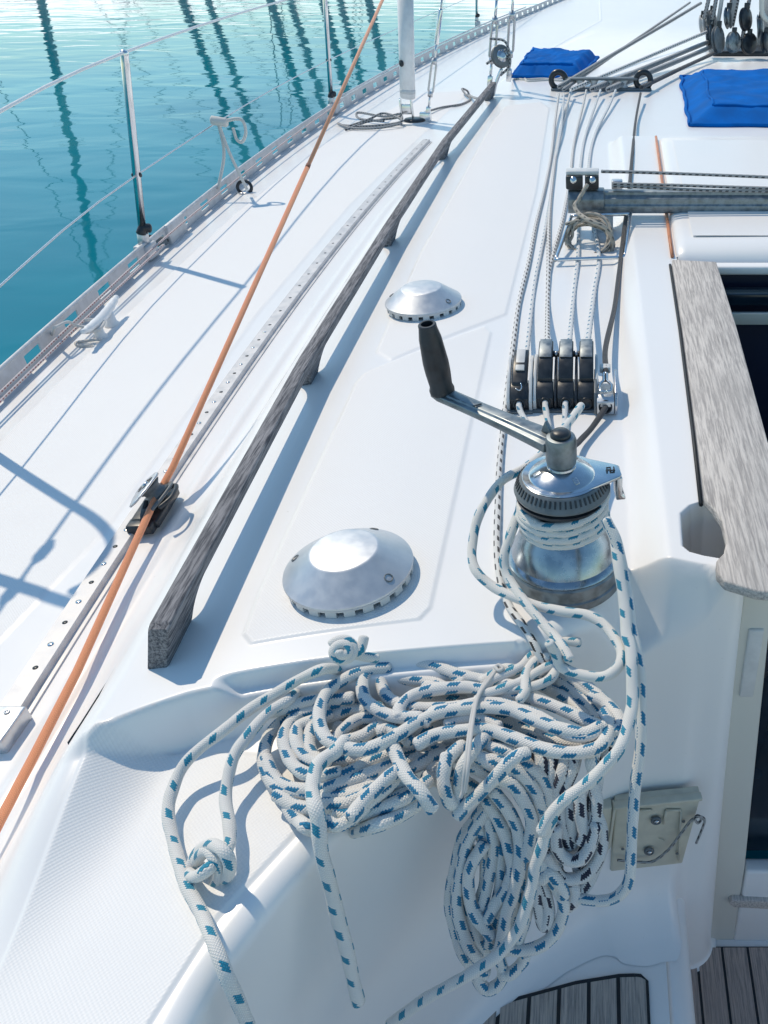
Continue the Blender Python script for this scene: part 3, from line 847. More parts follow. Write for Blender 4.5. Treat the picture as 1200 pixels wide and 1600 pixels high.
# gate stanchion with its brace, left of the photo; only its shadow falls into view
def gate():
    r = stanchion(s0b, s0t, 'gate stanchion with bent brace', .28)
    m = M(s0b); m.tube(smooth_path([Vector((-1.415, 1.63, -.24)), Vector((-1.36, 1.62, .0)), Vector((-1.30, 1.605, .20)), Vector((-1.25, 1.585, .31)), Vector((-1.215, 1.55, .37)), Vector((-1.20, 1.50, .388)), Vector((-1.20, 1.44, .382)), Vector((-1.21, 1.40, .36))], 8), .0115, 12)
    o = m.build('brace', STEEL, r)
gate()
def jamming_block(c, label):
    r = empty('lead_block', c, label, 'rope block')
    m = M(c); m.lathe([(.022, 0), (.024, .004), (.024, .018), (.016, .022), (.015, .026), (.004, .028)], 24, c); m.build('sheave_housing', GREYP, r)
    m = M(c); m.tube(smooth_path([c + Vector((.02, .01, .01)), c + Vector((-.03, .02, .02)), c + Vector((-.055, .0, .03))], 5), .007, 8, dome=True); m.build('strap', BLACK, r)
jamming_block(S(252, 382, .01), 'small grey furling line block beside the foot of the near stanchion')

# ---- lifelines
def line_thing(name, paths, r, mat, label, cat, sides=8, group=None, dome=False, seg=8):
    pts0 = [Vector(p) for p in paths[0]]
    m = M(pts0[0])
    for p in paths: m.tube(smooth_path(p, seg) if len(p) > 2 else [Vector(a) for a in p], r, sides, dome=dome)
    o = m.build(name, mat); return props(o, label, cat, group)
s4t = Vector((-.9, 12.6, .36))
line_thing('lifeline', [[Vector((-1.02, -1.0, .29)), Vector((-1.31, 1.45, .33)), s1t, s2t, s3t, s4t]], .0044, WHITEP, 'upper lifeline, white plastic coated wire through the stanchion tops', 'lifeline', seg=6)
mids = [a + (b - a).normalized() * .28 for a, b in ((Vector((-1.2, -1, -.245)), Vector((-1.05, -1, .37))), (s0b, s0t), (s1b, s1t), (s2b, s2t), (s3b, s3t))] + [Vector((-.9, 12.6, .05))]
line_thing('lifeline', [mids], .0026, STEELB, 'lower lifeline, thin bare steel wire through the stanchion middles', 'lifeline', seg=6)
# gate shackles / turnbuckles near the gate stanchion, casting the knotted shadow
for nm, p in (('lifeline_shackle', Vector((-1.31, 1.50, .331))), ('lifeline_shackle', Vector((-1.305, 1.39, .329)))):
    r = M(p); r.tube([p + Vector((.0, -.035, 0)), p + Vector((0, -.015, 0)), p, p + Vector((0, .015, 0)), p + Vector((0, .035, 0))], [.004, .013, .013, .013, .004], 8, dome=True)
    o = r.build(nm, STEEL); props(o, 'forward gate shackle of the white lifeline' if p.y > 1.45 else 'aft gate shackle of the white lifeline', 'shackle')

# ---- furling line along the toe rail
fl = [Vector((float(toe(y)) + .045, y, dz(float(toe(y)) + .045, y) + z - .015)) for y, z in ((.2, .05), (1.2, .055), (2.0, .06), (2.863, .07), (3.8, .07), (4.6, .075), (5.38, .085))]
line_thing('furling_line', [[p for p in fl], [p + Vector((.014, .0, -.006)) for p in fl[:4]]], .0034, R_PINK, 'pink flecked furling line running just inside the toe rail', 'line')
fl2 = [Vector((float(toe(y)) + .03, y, dz(float(toe(y)) + .03, y) + .09)) for y in (5.38, 7, 9, 10.9)]
line_thing('furling_line', [fl2], .006, ALUL, 'grey furling line along the far toe rail beyond the middle stanchion', 'line')

# ---- mooring cleat
def cleat():
    c = Vector((-1.40, 2.235, dz(-1.40, 2.235))); t = Vector((-.10, 1, 0)).normalized(); s = Vector((t.y, -t.x, 0))
    r = empty('mooring_cleat', c, 'pale mooring cleat on two feet beside the toe rail with white cord round it', 'cleat')
    m = M(c)
    m.tube(smooth_path([c - t * .125 + Vector((0, 0, .054)), c - t * .08 + Vector((0, 0, .048)), c + Vector((0, 0, .042)), c + t * .08 + Vector((0, 0, .048)), c + t * .125 + Vector((0, 0, .054))], 6), [.007, .010, .012, .013, .012, .010, .007], 14, dome=True)
    m.build('horn_bar', WHITEP, r)
    for d in (-.045, .045):
        m = M(c); m.lathe([(.022, 0), (.021, .004), (.014, .012), (.012, .042), (.001, .045)], 20, c + t * d); m.build('foot', WHITEP, r)
cleat()
c0 = Vector((-1.40, 2.19, dz(-1.40, 2.19)))
line_thing('tie_cord', [[S(85, 512, .075), S(105, 503, .07), S(118, 508, .05), S(135, 512, .04), c0 + Vector((-.02, -.03, .03)), c0 + Vector((.02, -.02, .035)), c0 + Vector((.01, .03, .04)), c0 + Vector((-.03, .01, .05))],
                        [S(85, 512, .075), S(82, 522, .04), S(80, 532, .01)], [c0 + Vector((.02, -.03, .01)), S(120, 535, .004), S(125, 540, .004), S(145, 538, .006)]],
           .0042, R_WHITE, 'white cord tying the toe rail to the mooring cleat', 'cord')

# ---- cord hung on the lower wire, and its pad eye
def padeye():
    c = S(384, 301, 0); r = empty('pad_eye', c, 'black ringed pad eye on the side deck holding the white cord', 'pad eye')
    m = M(c); m.lathe([(.03, 0), (.03, .003), (.024, .006), (.001, .007)], 24, c); m.build('base', STEELB, r)
    m = M(c); m.tube([c + Vector((.030 * math.cos(a), .008 * math.sin(a), .022 + .024 * math.sin(a))) for a in np.linspace(0, 2 * pi, 24)[:-1]], .007, 8, closed=True); m.build('ring', BLACK, r)
padeye()
wy = 3.62; wa = mids[2].lerp(mids[3], (wy - 2.863) / (5.38 - 2.863))
pe = S(386, 296, .03)
line_thing('hanging_cord', [[wa + Vector((0, 0, .014)), wa + Vector((.02, -.01, -.1)), pe],
                            [wa + Vector((0, 0, .012)), PY(350, 240, wy), Vector((float(toe(3.6)) + .01, 3.58, dz(-1.57, 3.6) + .05))],
                            [wa + Vector((0, 0, .012)), PY(375, 186, wy), PY(384, 205, wy), PY(379, 221, wy), PY(370, 218, wy), PY(364, 200, wy)]],
           .0065, R_WHITE, 'white cord tied over the lower lifeline in a triangle with a loose loop', 'cord')
m = M(wa); m.tube([wa + Vector((-.02, 0, .02)), wa + Vector((.03, 0, .012))], .018, 8, dome=True); o = m.build('cord_knot', R_WHITE); props(o, 'tight white knot of the cord on the lower lifeline', 'knot')

# ---- orange jib sheet
cz = Vector((-.853, 1.300, dz(-.85, 1.3) + .082))
far = PY(603, -12, 3.75); 
mid_ = S(270, 730, .062).lerp(far, .47)
R_BROWN = rope_mat('brown_whipping', (.30, .10, .05), None, 7)
def sheet():
    r = M(cz); r.mat(R_ORANGE2).tube([far, mid_], .0056, 12)
    r.mat(R_ORANGE).tube([mid_, S(270, 730, .062), S(258, 752, .05), S(238, 790, .042), S(190, 895, .030), S(120, 1050, .022), S(50, 1187, .018), S(0, 1282, .02), S(-90, 1460, .02)], .0064, 12)
    r.mat(R_BROWN).tube([mid_.lerp(far, -.008), mid_.lerp(far, .008)], .0066, 12)
    o = r.build('jib_sheet', R_ORANGE); props(o, 'taut orange jib sheet led through the car on the genoa track', 'rope')
sheet()

# ---- shroud with white roller tube
def shroud():
    b = S(638, 192, 0); top = PY(633, -15, b.y)
    r = empty('shroud_tube', b, 'thick white plastic roller tube over a shroud standing on the side deck', 'shroud')
    up = (top - b).normalized()
    m = M(b); m.lathe([(.085, 0), (.09, .006), (.08, .012), (.03, .014)], 30, b + Vector((0.03, 0, 0))); m.build('deck_plate', WHITEP, r)
    m = M(b); m.lathe([(.055, .012), (.062, .016), (.055, .024), (.02, .026)], 28, b + Vector((.04, -.01, 0))); m.build('rubber_boot', BLACK, r)
    m = M(b)
    for dx in (-.03, .03): m.box(b + Vector((dx, 0, .065)), (.009, .03, .12))
    m.box(b + Vector((0, 0, .07)), (.05, .02, .05))
    m.build('chainplate', STEEL, r, .003)
    m = M(b); m.lathe([(.036, .125), (.041, .128), (.041, (top - b).length), (.03, (top - b).length)], 32, b, up); m.build('tube', WHITEP, r)
    m = M(b); m.lathe([(.0405, .15), (.0425, .152), (.0425, .17), (.0405, .172)], 32, b, up); m.build('tube_collar', PALEP, r)
    m = M(b); m.lathe([(.016, 0), (.016, .003), (.004, .004)], 20, b + up * .30 + Vector((-.022, -.037, 0)), (-.5, -.8, 0)); m.build('tube_hole', BLACK, r)
    return b
sb = shroud()
def turnbuckle(b, top, label, tape=None, s=1.0, group=None):
    r = empty('turnbuckle', b, label, 'turnbuckle', group); d = (top - b); u = d.normalized(); side = u.cross(Vector((0, 1, 0))).normalized()
    m = M(b); m.box(b + u * .025 * s, (.022 * s, .03 * s, .05 * s), side, u.cross(side), u); m.build('toggle', STEEL, r, .002)
    m = M(b); m.tube([b + u * .03 * s, b + u * .12 * s], .006 * s, 8); m.tube([b + u * .26 * s, b + u * .36 * s], .006 * s, 8); m.build('screw', STEEL, r)
    m = M(b)
    for sg in (-1, 1): m.tube([b + u * .11 * s + side * .003 * sg, b + u * .13 * s + side * .012 * s * sg, b + u * .25 * s + side * .012 * s * sg, b + u * .27 * s + side * .003 * sg], .0055 * s, 8)
    m.tube([b + u * .10 * s, b + u * .125 * s], .013 * s, 10); m.tube([b + u * .255 * s, b + u * .28 * s], .013 * s, 10)
    m.build('body', STEELB, r)
    m = M(b); m.tube([b + u * .35 * s, b + u * .50 * s], .011 * s, 10, dome=True); m.build('swage', STEEL, r)
    m = M(b); m.tube([b + u * .45 * s, top], .005, 8); m.build('wire', STEELB, r)
    return r
tb = sb + Vector((.11, .0, .03))
turnbuckle(tb, PY(692, -12, tb.y), 'open steel turnbuckle and wire shroud right of the white tube', s=1.05)
m = M(tb); m.box(tb + Vector((-.01, 0, .0)), (.06, .04, .05)); o = m.build('shroud_clevis', STEEL, None, .004); props(o, 'steel clevis plates bolted under the wire shroud by the white tube', 'clevis')
b2 = Vector((-.525, 4.58, dz(-.52, 4.58)))
turnbuckle(b2 + Vector((0, 0, .03)), PY(777, -12, 4.58), 'left steel turnbuckle at the far end of the teak handrail', s=1.1, group='turnbuckles at the far end of the handrail')
turnbuckle(b2 + Vector((.09, .08, .05)), PY(802, -12, 4.60), 'right steel turnbuckle at the far end of the teak handrail', s=1.1, group='turnbuckles at the far end of the handrail')
def ring_block():
    c = PY(783, 88, 4.5); r = empty('ratchet_block', c, 'round steel and black block between the turnbuckles at the handrail end', 'rope block')
    m = M(c); m.lathe([(.045, -.012), (.05, -.008), (.038, 0), (.05, .008), (.045, .012), (.012, .016)], 28, c, (.5, -.8, .3)); m.build('sheave', GREYP, r)
    m = M(c); m.lathe([(.028, .012), (.028, .018), (.01, .022)], 24, c, (.5, -.8, .3)); m.build('side_plate', CHROME, r)
    m = M(c); m.tube(smooth_path([c + Vector((0, 0, -.05)), c + Vector((-.03, 0, -.11)), c + Vector((-.05, .0, -.17))], 5), .008, 8); m.build('shackle', STEEL, r)
ring_block()
line_thing('shroud_lashing', [[PY(760, 100, 4.5), PY(790, 78, 4.5), PY(775, 96, 4.5), PY(795, 90, 4.5)], [PY(765, 60, 4.5), PY(790, 66, 4.5), PY(797, 100, 4.5), PY(782, 118, 4.5)], [PY(790, 98, 4.5), S(800, 118, .02), S(812, 121, .01)]],
           .006, R_GREY, 'dark grey lashing round the turnbuckles beside the handrail end', 'cord')

# ---- grey rope tail by the shroud
g = lambda *q: [S(a, b, c) for a, b, c in q]
line_thing('rope_tail', [g((540, 203, .01), (575, 190, .02), (620, 184, .03), (625, 178, .05), (600, 182, .04), (560, 176, .05), (563, 186, .03), (600, 189, .02)),
                         g((535, 196, .01), (570, 197, .012), (610, 194, .015), (628, 188, .03), (600, 177, .05), (575, 187, .03), (540, 199, .01)),
                         g((662, 176, .02), (690, 168, .008), (720, 163, .006), (735, 155, .006), (728, 148, .02), (722, 139, .03), (730, 142, .02), (735, 150, .01), (752, 156, .01)),
                         g((628, 193, .02), (590, 200, .012), (550, 200, .01), (528, 193, .01))], .0065, R_GREY, 'thin grey rope lying in loose bights at the foot of the white tube', 'rope')

# ============================================================ winch
WC = Vector((-.042, .872, 0)); WC.z = dz(WC.x, WC.y)
SKIRT = simple('worn_winch_skirt', (.34, .39, .44), .27, 1.0, .18, 45, .0002, .09)
def winch():
    r = empty('winch', WC, 'chrome self tailing winch with rope turns on the coachroof edge', 'winch')
    def lt(name, prof, mat, seg=72, ang=28):
        m = M(WC); m.lathe(prof, seg, WC); return smooth_lathe(m.build(name, mat, r), ang)
    lt('base_ring', [(.077, 0), (.0785, .002), (.0785, .013), (.0765, .0145), (.0765, .017), (.078, .019), (.0775, .034), (.0755, .0365)], ALUD)
    lt('skirt', [(.0755, .036), (.0765, .039), (.0750, .042), (.0700, .046), (.0585, .074), (.0500, .083), (.0478, .088)], SKIRT)
    lt('drum', [(.0478, .086), (.0465, .10), (.0470, .122), (.0500, .128)], STEELB)
    lt('lower_jaw', [(.048, .124), (.0585, .134), (.0592, .138), (.050, .1395), (.050, .144)], BLACK)
    lt('upper_jaw', [(.050, .142), (.0600, .143), (.0612, .146), (.0600, .149), (.053, .1615), (.0515, .163)], GREYP)
    # grip ribs on the sloping jaw
    m = M(WC)
    for i in range(56):
        a = 2 * pi * i / 56; d = Vector((math.cos(a), math.sin(a), 0)); t = Vector((-d.y, d.x, 0)); c = WC + d * .0562 + Vector((0, 0, .1564))
        ax = (d * -.45 + Vector((0, 0, .86))).normalized(); m.box(c, (.0022, .0095, .0015), t, ax)
    m.build('grip_slots', BLACK, r)
    lt('top_cap', [(.0500, .1615), (.0505, .1640), (.0480, .1652), (.0435, .1655), (.0425, .1640), (.0415, .1660), (.040, .1675), (.024, .1760), (.0185, .1775), (.018, .180), (.0150, .182), (.0145, .186)], CHROME)
    # feeder arm of the self tailer
    an = math.radians(8)
    d = Vector((math.cos(an), math.sin(an), 0)); t = Vector((-d.y, d.x, 0)); z = .1665
    out = []
    for k in range(13):
        a = pi * .62 + k / 12 * pi * .82; out.append((.0500 * math.cos(a), .0500 * math.sin(a)))
    out += [(.020, -.0440), (.072, -.0155), (.0745, -.011), (.0745, .009), (.070, .013), (.03, .036)]
    m = M(WC); m.prism(out, WC + Vector((0, 0, z - .003)), d, t, (0, 0, 1), .0045); m.build('feeder_arm', CHROME, r, .0012)
    m = M(WC); m.prism([(.0670, .0), (.0750, .0), (.0750, -.026), (.0795, -.030), (.0795, -.034), (.0675, -.034)], WC + Vector((0, 0, z - .004)) - t * .003, d, (0, 0, 1), t, .024); m.build('feeder_foot', CHROME, r, .0015)
    # emblem on the arm
    m = M(WC); c = WC + d * .0620 + t * .0 + Vector((0, 0, z + .0006))
    for dx, dy, w, h in ((0, .0045, .009, .0016), (0, 0, .009, .0016), (0, -.0045, .009, .0016), (-.0037, .0022, .0016, .0045), (.0037, -.0022, .0016, .0045)):
        m.box(c + d * dy + t * dx, (h, w, .0012), d, t)
    m.build('emblem', BLACK, r)
    for a in (60, 200, 305):
        a = math.radians(a); dd = Vector((math.cos(a), math.sin(a), 0)); m = M(WC)
        m.box(WC + dd * .032 + Vector((0, 0, .1724)), (.010, .006, .0016), dd - Vector((0, 0, .5)), Vector((-dd.y, dd.x, 0))); m.build('cap_key', STEELB, r, .0005)
winch()
def handle():
    hub = WC + Vector((0, 0, .187)); tip = P(690, 614, .214 + .0)
    r = empty('winch_crank', hub, 'cast aluminium winch handle with black upright grip, fitted in the winch', 'winch handle')
    arm = tip - hub - Vector((0, 0, .027)); ln = Vector((arm.x, arm.y, 0)).length; d = Vector((arm.x, arm.y, 0)).normalized(); t = Vector((-d.y, d.x, 0))
    m = M(hub); m.lathe([(.0135, -.006), (.0185, -.004), (.0195, .004), (.0195, .028), (.0175, .033), (.0165, .0335)], 32, hub); smooth_lathe(m.build('hub', ALUD, r))
    m = M(hub); m.lathe([(.013, .032), (.0125, .038), (.009, .041), (.001, .0415)], 24, hub); m.build('hub_cap', BLACK, r)
    m = M(hub)  # pointed release lug
    m.prism([(-.008, 0), (.010, 0), (.003, .016)], hub + d * .021 + Vector((0, 0, .030)) + t * -.002, d, (0, 0, 1), t, .006); m.build('release_lug', ALUD, r, .001)
    # tapering arm with a raised spine
    rows = []
    for q in np.linspace(0, 1, 14):
        c = hub + d * (.012 + (ln - .012 + .012) * q) + Vector((0, 0, .020 + .006 * q)); w = .0190 - .005 * q - .003 * math.sin(pi * q); h = .0095 - .0025 * q
        if q == 1: w *= .7
        rows.append([c + t * a * w + Vector((0, 0, b * h)) for a, b in ((-1, -.6), (-1, .55), (-.62, .62), (-.5, 1), (.5, 1), (.62, .62), (1, .55), (1, -.6), (.5, -1), (-.5, -1), (-1, -.6))])
    m = M(hub); m.grid(rows, False); n = 11; m.face(list(range(10))); m.face([13 * n + i for i in range(10)])
    o = m.build('arm', ALUD, r, .0012)
    c = hub + d * (.012 + ln * .60) + Vector((0, 0, .0335)); m = M(hub); m.box(c + t * .004, (.012, .0032, .0015), d * .3 + t, d); m.build('lock_slot', BLACK, r, .0005)
    gb = hub + d * (ln - .002) + Vector((0, 0, .030)); gt = PY(667, 506, .985)
    u = (gt - gb).normalized(); Lg = (gt - gb).length
    m = M(hub); m.lathe([(.011, -.003), (.0165, 0), (.0168, .004), (.0150, .010), (.0165, .03), (.0168, Lg * .45), (.0145, Lg * .8), (.0118, Lg - .006), (.0116, Lg - .001), (.0105, Lg), (.0078, Lg), (.0074, Lg - .010), (.001, Lg - .010)], 36, gb, u)
    smooth_lathe(m.build('grip', BLACK, r), 40)
handle()

# ============================================================ rope clutches
def clutch_base(c, w, n, label, lever_label=None):
    """row of n lever clutches, aft face at c.y"""
    r = empty('rope_clutch', c, label, 'rope clutch', 'rope clutches ahead of the winch')
    LY = .105; cell = w / n
    m = M(c); m.box(c + Vector((0, LY / 2 + .004, .0025)), (w + .008, LY + .02, .005)); m.build('base_plate', GREYP, r, .001)
    # dividing cheeks
    side = [(0, .004), (0, .022), (.012, .034), (.04, .056), (.075, .068), (.10, .066), (.104, .040), (.104, .004)]
    for i in range(n + 1):
        m = M(c); x = -w / 2 + i * cell; m.prism(side, c + Vector((x, 0, 0)), (0, 1, 0), (0, 0, 1), (1, 0, 0), .0048 if 0 < i < n else .006); m.build('cheek', PALEP if i in (0, n) else BLACK, r, .001)
    for i in range(n):
        x = -w / 2 + (i + .5) * cell; hw = cell / 2 - .0035; o = c + Vector((x, 0, 0))
        m = M(c)   # front block with the rope exit
        m.prism([(.002, .005), (.002, .026), (.016, .040), (.03, .046), (.03, .005)], o, (0, 1, 0), (0, 0, 1), (1, 0, 0), hw * 2 - .001); m.build('jaw_block', BLACK, r, .0012)
        m = M(c); m.lathe([(.0105, -.002), (.0112, .001), (.0105, .0025), (.0082, .0022), (.0078, -.001), (.0005, -.001)], 22, o + Vector((0, .0005, .0165)), (0, -1, .25)); m.build('rope_eye', BLACK, r)
        # lever
        if n > 1:
            m = M(c); m.prism([(.030, .040), (.030, .052), (.050, .072), (.080, .086), (.112, .088), (.112, .080), (.08, .060)], o, (0, 1, 0), (0, 0, 1), (1, 0, 0), hw * 1.72)
            lv = m.build('lever', BLACK, r, .002)
            m = M(c); m.prism([(.060, .0795), (.080, .0878), (.1115, .0912), (.1115, .0893), (.082, .0850), (.062, .077)], o, (0, 1, 0), (0, 0, 1), (1, 0, 0), hw * 1.45); m.build('lever_label', ALUD, r, .0004)
        else:
            m = M(c); m.prism([(.02, .036), (.024, .048), (.06, .068), (.105, .076), (.108, .066), (.06, .05)], o, (0, 1, 0), (0, 0, 1), (1, 0, 0), hw * 1.7); m.build('lever', BLACK, r, .003)
            m = M(c); m.prism([(.045, .0635), (.100, .0785), (.100, .0745), (.047, .060)], o, (0, 1, 0), (0, 0, 1), (1, 0, 0), hw * 1.0); m.build('lever_label', PALEP, r, .001)
            m = M(c); m.tube(smooth_path([o + Vector((-.006, .012, .043)), o + Vector((.001, .010, .040)), o + Vector((.005, .013, .045)), o + Vector((.003, .02, .05))], 4), .0012, 6); m.build('spring', STEEL, r)
    for i in range(n - 1):
        m = M(c); x = -w / 2 + (i + 1) * cell; m.tube([c + Vector((x - .006, .088, .072)), c + Vector((x + .006, .088, .072))], .006, 10); m.build('hinge_pin', STEELB, r)
    return r
def cpos(px, py): p = P(px, py, dz(-.05, 1.3)); p.z = dz(p.x, p.y); return p
c3 = cpos(884, 643); clutch_base(c3, .112, 3, 'middle bank of three black lever clutches with silver labels')
c1 = cpos(812, 645); clutch_base(c1, .040, 1, 'left single black clutch with a pale worn lever label')
def clutch_steel():
    c = cpos(946, 650); r = empty('rope_clutch', c, 'right single steel sided clutch with a silver clip and black rope', 'rope clutch', 'rope clutches ahead of the winch')
    side = [(0, .003), (0, .020), (.012, .040), (.05, .050), (.095, .046), (.104, .020), (.104, .003)]
    for x, mt in ((-.018, GREYP), (.019, STEELB)):
        m = M(c); m.prism(side, c + Vector((x, 0, 0)), (0, 1, 0), (0, 0, 1), (1, 0, 0), .005); m.build('cheek', mt, r, .001)
    m = M(c); m.prism([(0, .003), (0, .028), (.014, .036), (.03, .03), (.104, .012), (.104, .003)], c, (0, 1, 0), (0, 0, 1), (1, 0, 0), .031); m.build('body', ALU, r, .0015)
    m = M(c); m.lathe([(.0125, -.004), (.0125, .003), (.010, .0035), (.0098, .001), (.0005, .001)], 22, c + Vector((0, .001, .018)), (0, -1, .4)); m.build('rope_eye', BLACK, r)
    m = M(c); z = .042
    m.tube(smooth_path([c + Vector((a, b, z + (b * .06))) for a, b in ((0, .012), (.009, .014), (.011, .03), (.008, .042), (.003, .052), (.003, .075), (-.003, .075), (-.003, .052), (-.008, .042), (-.011, .03), (-.009, .014), (0, .012))], 3), .0026, 8)
    m.build('clip', CHROME, r)
    m = M(c); m.box(c + Vector((0, .098, .046)), (.020, .018, .012)); m.build('rope_stop', PALEP, r, .002)
    return c
c4 = clutch_steel()

# ---- deck organiser
def organiser():
    a = P(873, 141, .0); b = P(1008, 142, .0); y = a.y
    z0 = dz(-.05, y); L = Vector((.03, y, z0)); r = empty('deck_organiser', L, 'dark deck organiser bar with a black ring at each end leading the halyards aft', 'rope organiser')
    m = M(L); m.box((.03, y, z0 + .006), (.50, .06, .012)); m.build('base', GREYP, r, .003)
    m = M(L); m.box((.03, y, z0 + .052), (.36, .05, .010)); m.build('top_plate', GREYP, r, .003)
    for px in (892, 915, 937, 962, 985):
        x = P(px, 141, .03).x; m = M(L); m.lathe([(.022, .0), (.022, .006), (.014, .018), (.022, .030), (.022, .036)], 22, (x - .028, y, z0 + .012)); m.build('sheave', PALEP, r)
    for x in (a.x, b.x - .01):
        m = M(L); c = Vector((x, y, z0 + .045)); m.tube([c + Vector((.036 * math.cos(q), 0, .036 * math.sin(q))) for q in np.linspace(0, 2 * pi, 28)[:-1]], .014, 12, closed=True); m.build('ring', BLACK, r)
organiser()

# ---- mainsheet traveller
def traveller():
    y = 2.38; x0 = -.075; L = Vector((.0, y, .08)); r = empty('mainsheet_traveller', L, 'dull aluminium mainsheet traveller beam crossing above the coachroof', 'traveller')
    m = M(L)
    prof = [(-.028, .062), (-.030, .066), (-.030, .082), (-.026, .086), (-.026, .100), (-.016, .108), (-.016, .116), (.016, .116), (.016, .108), (.026, .100), (.026, .062)]
    m.prism(prof, (.65, y - .0, -.008), (0, 1, 0), (0, 0, 1), (1, 0, 0), 1.45); m.build('beam', ALUD, r, .0012)
    m = M(L); m.prism([(-.0325, .064), (-.0325, .092), (-.018, .112), (.02, .112), (.028, .1), (.028, .064)], (-.025, y, 0), (0, 1, 0), (0, 0, 1), (1, 0, 0), .10); m.build('end_cap', ALUD, r, .003)
    m = M(L); m.box((.02, y, .03), (.06, .05, .066)); m.build('pedestal', PALEP, r, .004)
    # control block on the end
    c = Vector((-.035, y - .004, .116)); 
    m = M(L); m.box(c + Vector((-.022, 0, .018)), (.046, .045, .036)); m.box(c + Vector((.026, 0, .018)), (.038, .045, .036)); m.build('control_block', BLACK, r, .005)
    m = M(L); m.box(c + Vector((0, .010, .040)), (.09, .04, .012)); m.build('block_plate', PALEP, r, .004)
    for dx in (-.024, .028):
        m = M(L); m.lathe([(.009, 0), (.009, .003), (.004, .004)], 16, c + Vector((dx, -.022, .026)), (0, -1, .4)); m.build('block_screw', STEEL, r)
    m = M(L); m.box((.06, y, .125), (.03, .03, .022)); m.box((.10, y, .121), (.05, .018, .010)); m.build('eye_fitting', STEELB, r, .003)
traveller()
# tidy hoop
def hoop():
    z = .012; q = [PY(893, 338, 2.33), PY(985, 334, 2.33), P(985, 398, .02), P(868, 406, .02)]
    L = q[3]; r = M(L); 
    a, b, c, d = q; d2 = P(868, 406, .015); c2 = P(976, 402, .015)
    pts = [a + Vector((0, 0, 0)), a.lerp(b, .06), b.lerp(a, .06), b, b.lerp(c2, .08), c2.lerp(b, .08), c2, c2.lerp(d2, .06), d2.lerp(c2, .06), d2, d2.lerp(a, .08), a.lerp(d2, .08)]
    r.tube(smooth_path(pts + [pts[0]], 3), .0048, 10)
    o = r.build('rope_hoop', STEEL); props(o, 'bent stainless steel hoop holding the coiled cream line below the traveller', 'hoop')
hoop()

# ---- blue canvas hatch covers
def cover(corners, h, label, lip=.02, seed=1, bulge=.3):
    """corners: near-left, near-right, far-right, far-left on the deck"""
    a, b, c, d = [Vector(q) for q in corners]; rs = np.random.RandomState(seed); L = (a + b + c + d) / 4
    n = 36; top = []
    from mathutils import noise as mn
    for i in range(n + 1):
        row = []
        for j in range(n + 1):
            u, v = j / n, i / n; e = min(u, 1 - u, v, 1 - v)
            p = a.lerp(b, u).lerp(d.lerp(c, u), v)
            f = float(sst(0, .10, e)) ** .8
            q = p.lerp(L, .06 * f)
            nz = mn.noise(Vector((u * 4 + seed, v * 5, 0))) * .010 + mn.noise(Vector((u * 7 + seed, v * 16, 3))) * .010 + (1 - abs(mn.noise(Vector((u * 3.2 + v * 5, seed, 9)))) * 3) * .008 + (1 - min(1, abs(mn.noise(Vector((u * 5 - v * 7, seed + 4, 2)))) * 5)) * .008
            q = q + Vector((mn.noise(Vector((u * 6, v * 6, seed + 20))), mn.noise(Vector((u * 6, v * 6, seed + 30))), 0)) * .014
            row.append(q + Vector((0, 0, h * f + nz * f * (h / .08) + .004)))
        top.append(row)
    m = M(L); m.grid(top)
    for side_ in (top[0], top[-1], [q[0] for q in top], [q[-1] for q in top]): m.tube([q + Vector((0, 0, .004)) for q in side_], .009, 6)
    k1, k2 = int(n * .10), int(n * .90)
    for a_, b_ in (((k1, k1), (k1, k2)), ((k1, k1), (k2, k1))):
        m.tube([top[a_[0] + round((b_[0] - a_[0]) * t / 20)][a_[1] + round((b_[1] - a_[1]) * t / 20)] + Vector((0, 0, .001)) for t in range(21)], .006, 6)
    o = m.build('hatch_cover', CANVAS); props(o, label, 'hatch cover', 'blue canvas covers'); return o
cover([P(800, 122, 0) , P(905, 122, 0), P(935, 92, 0), P(825, 88, 0)], .05, 'smaller blue canvas cover, tied down beyond the deck organiser', seed=4)
cover([P(1078, 198, .0), Vector((1.35, 3.72, 0)), Vector((1.35, 5.0, 0)), P(1063, 122, 0)], .055, 'larger blue canvas cover on the hatch at the right edge', seed=9)
line_thing('cover_cord', [g((800, 117, .01), (815, 124, .004), (850, 123, .006), (880, 126, .004), (900, 121, .01)), g((820, 123, .006), (828, 127, .003), (868, 124, .004), (880, 119, .02))], .005, R_WHITE, 'thin pale tie cord under the smaller blue cover', 'cord')

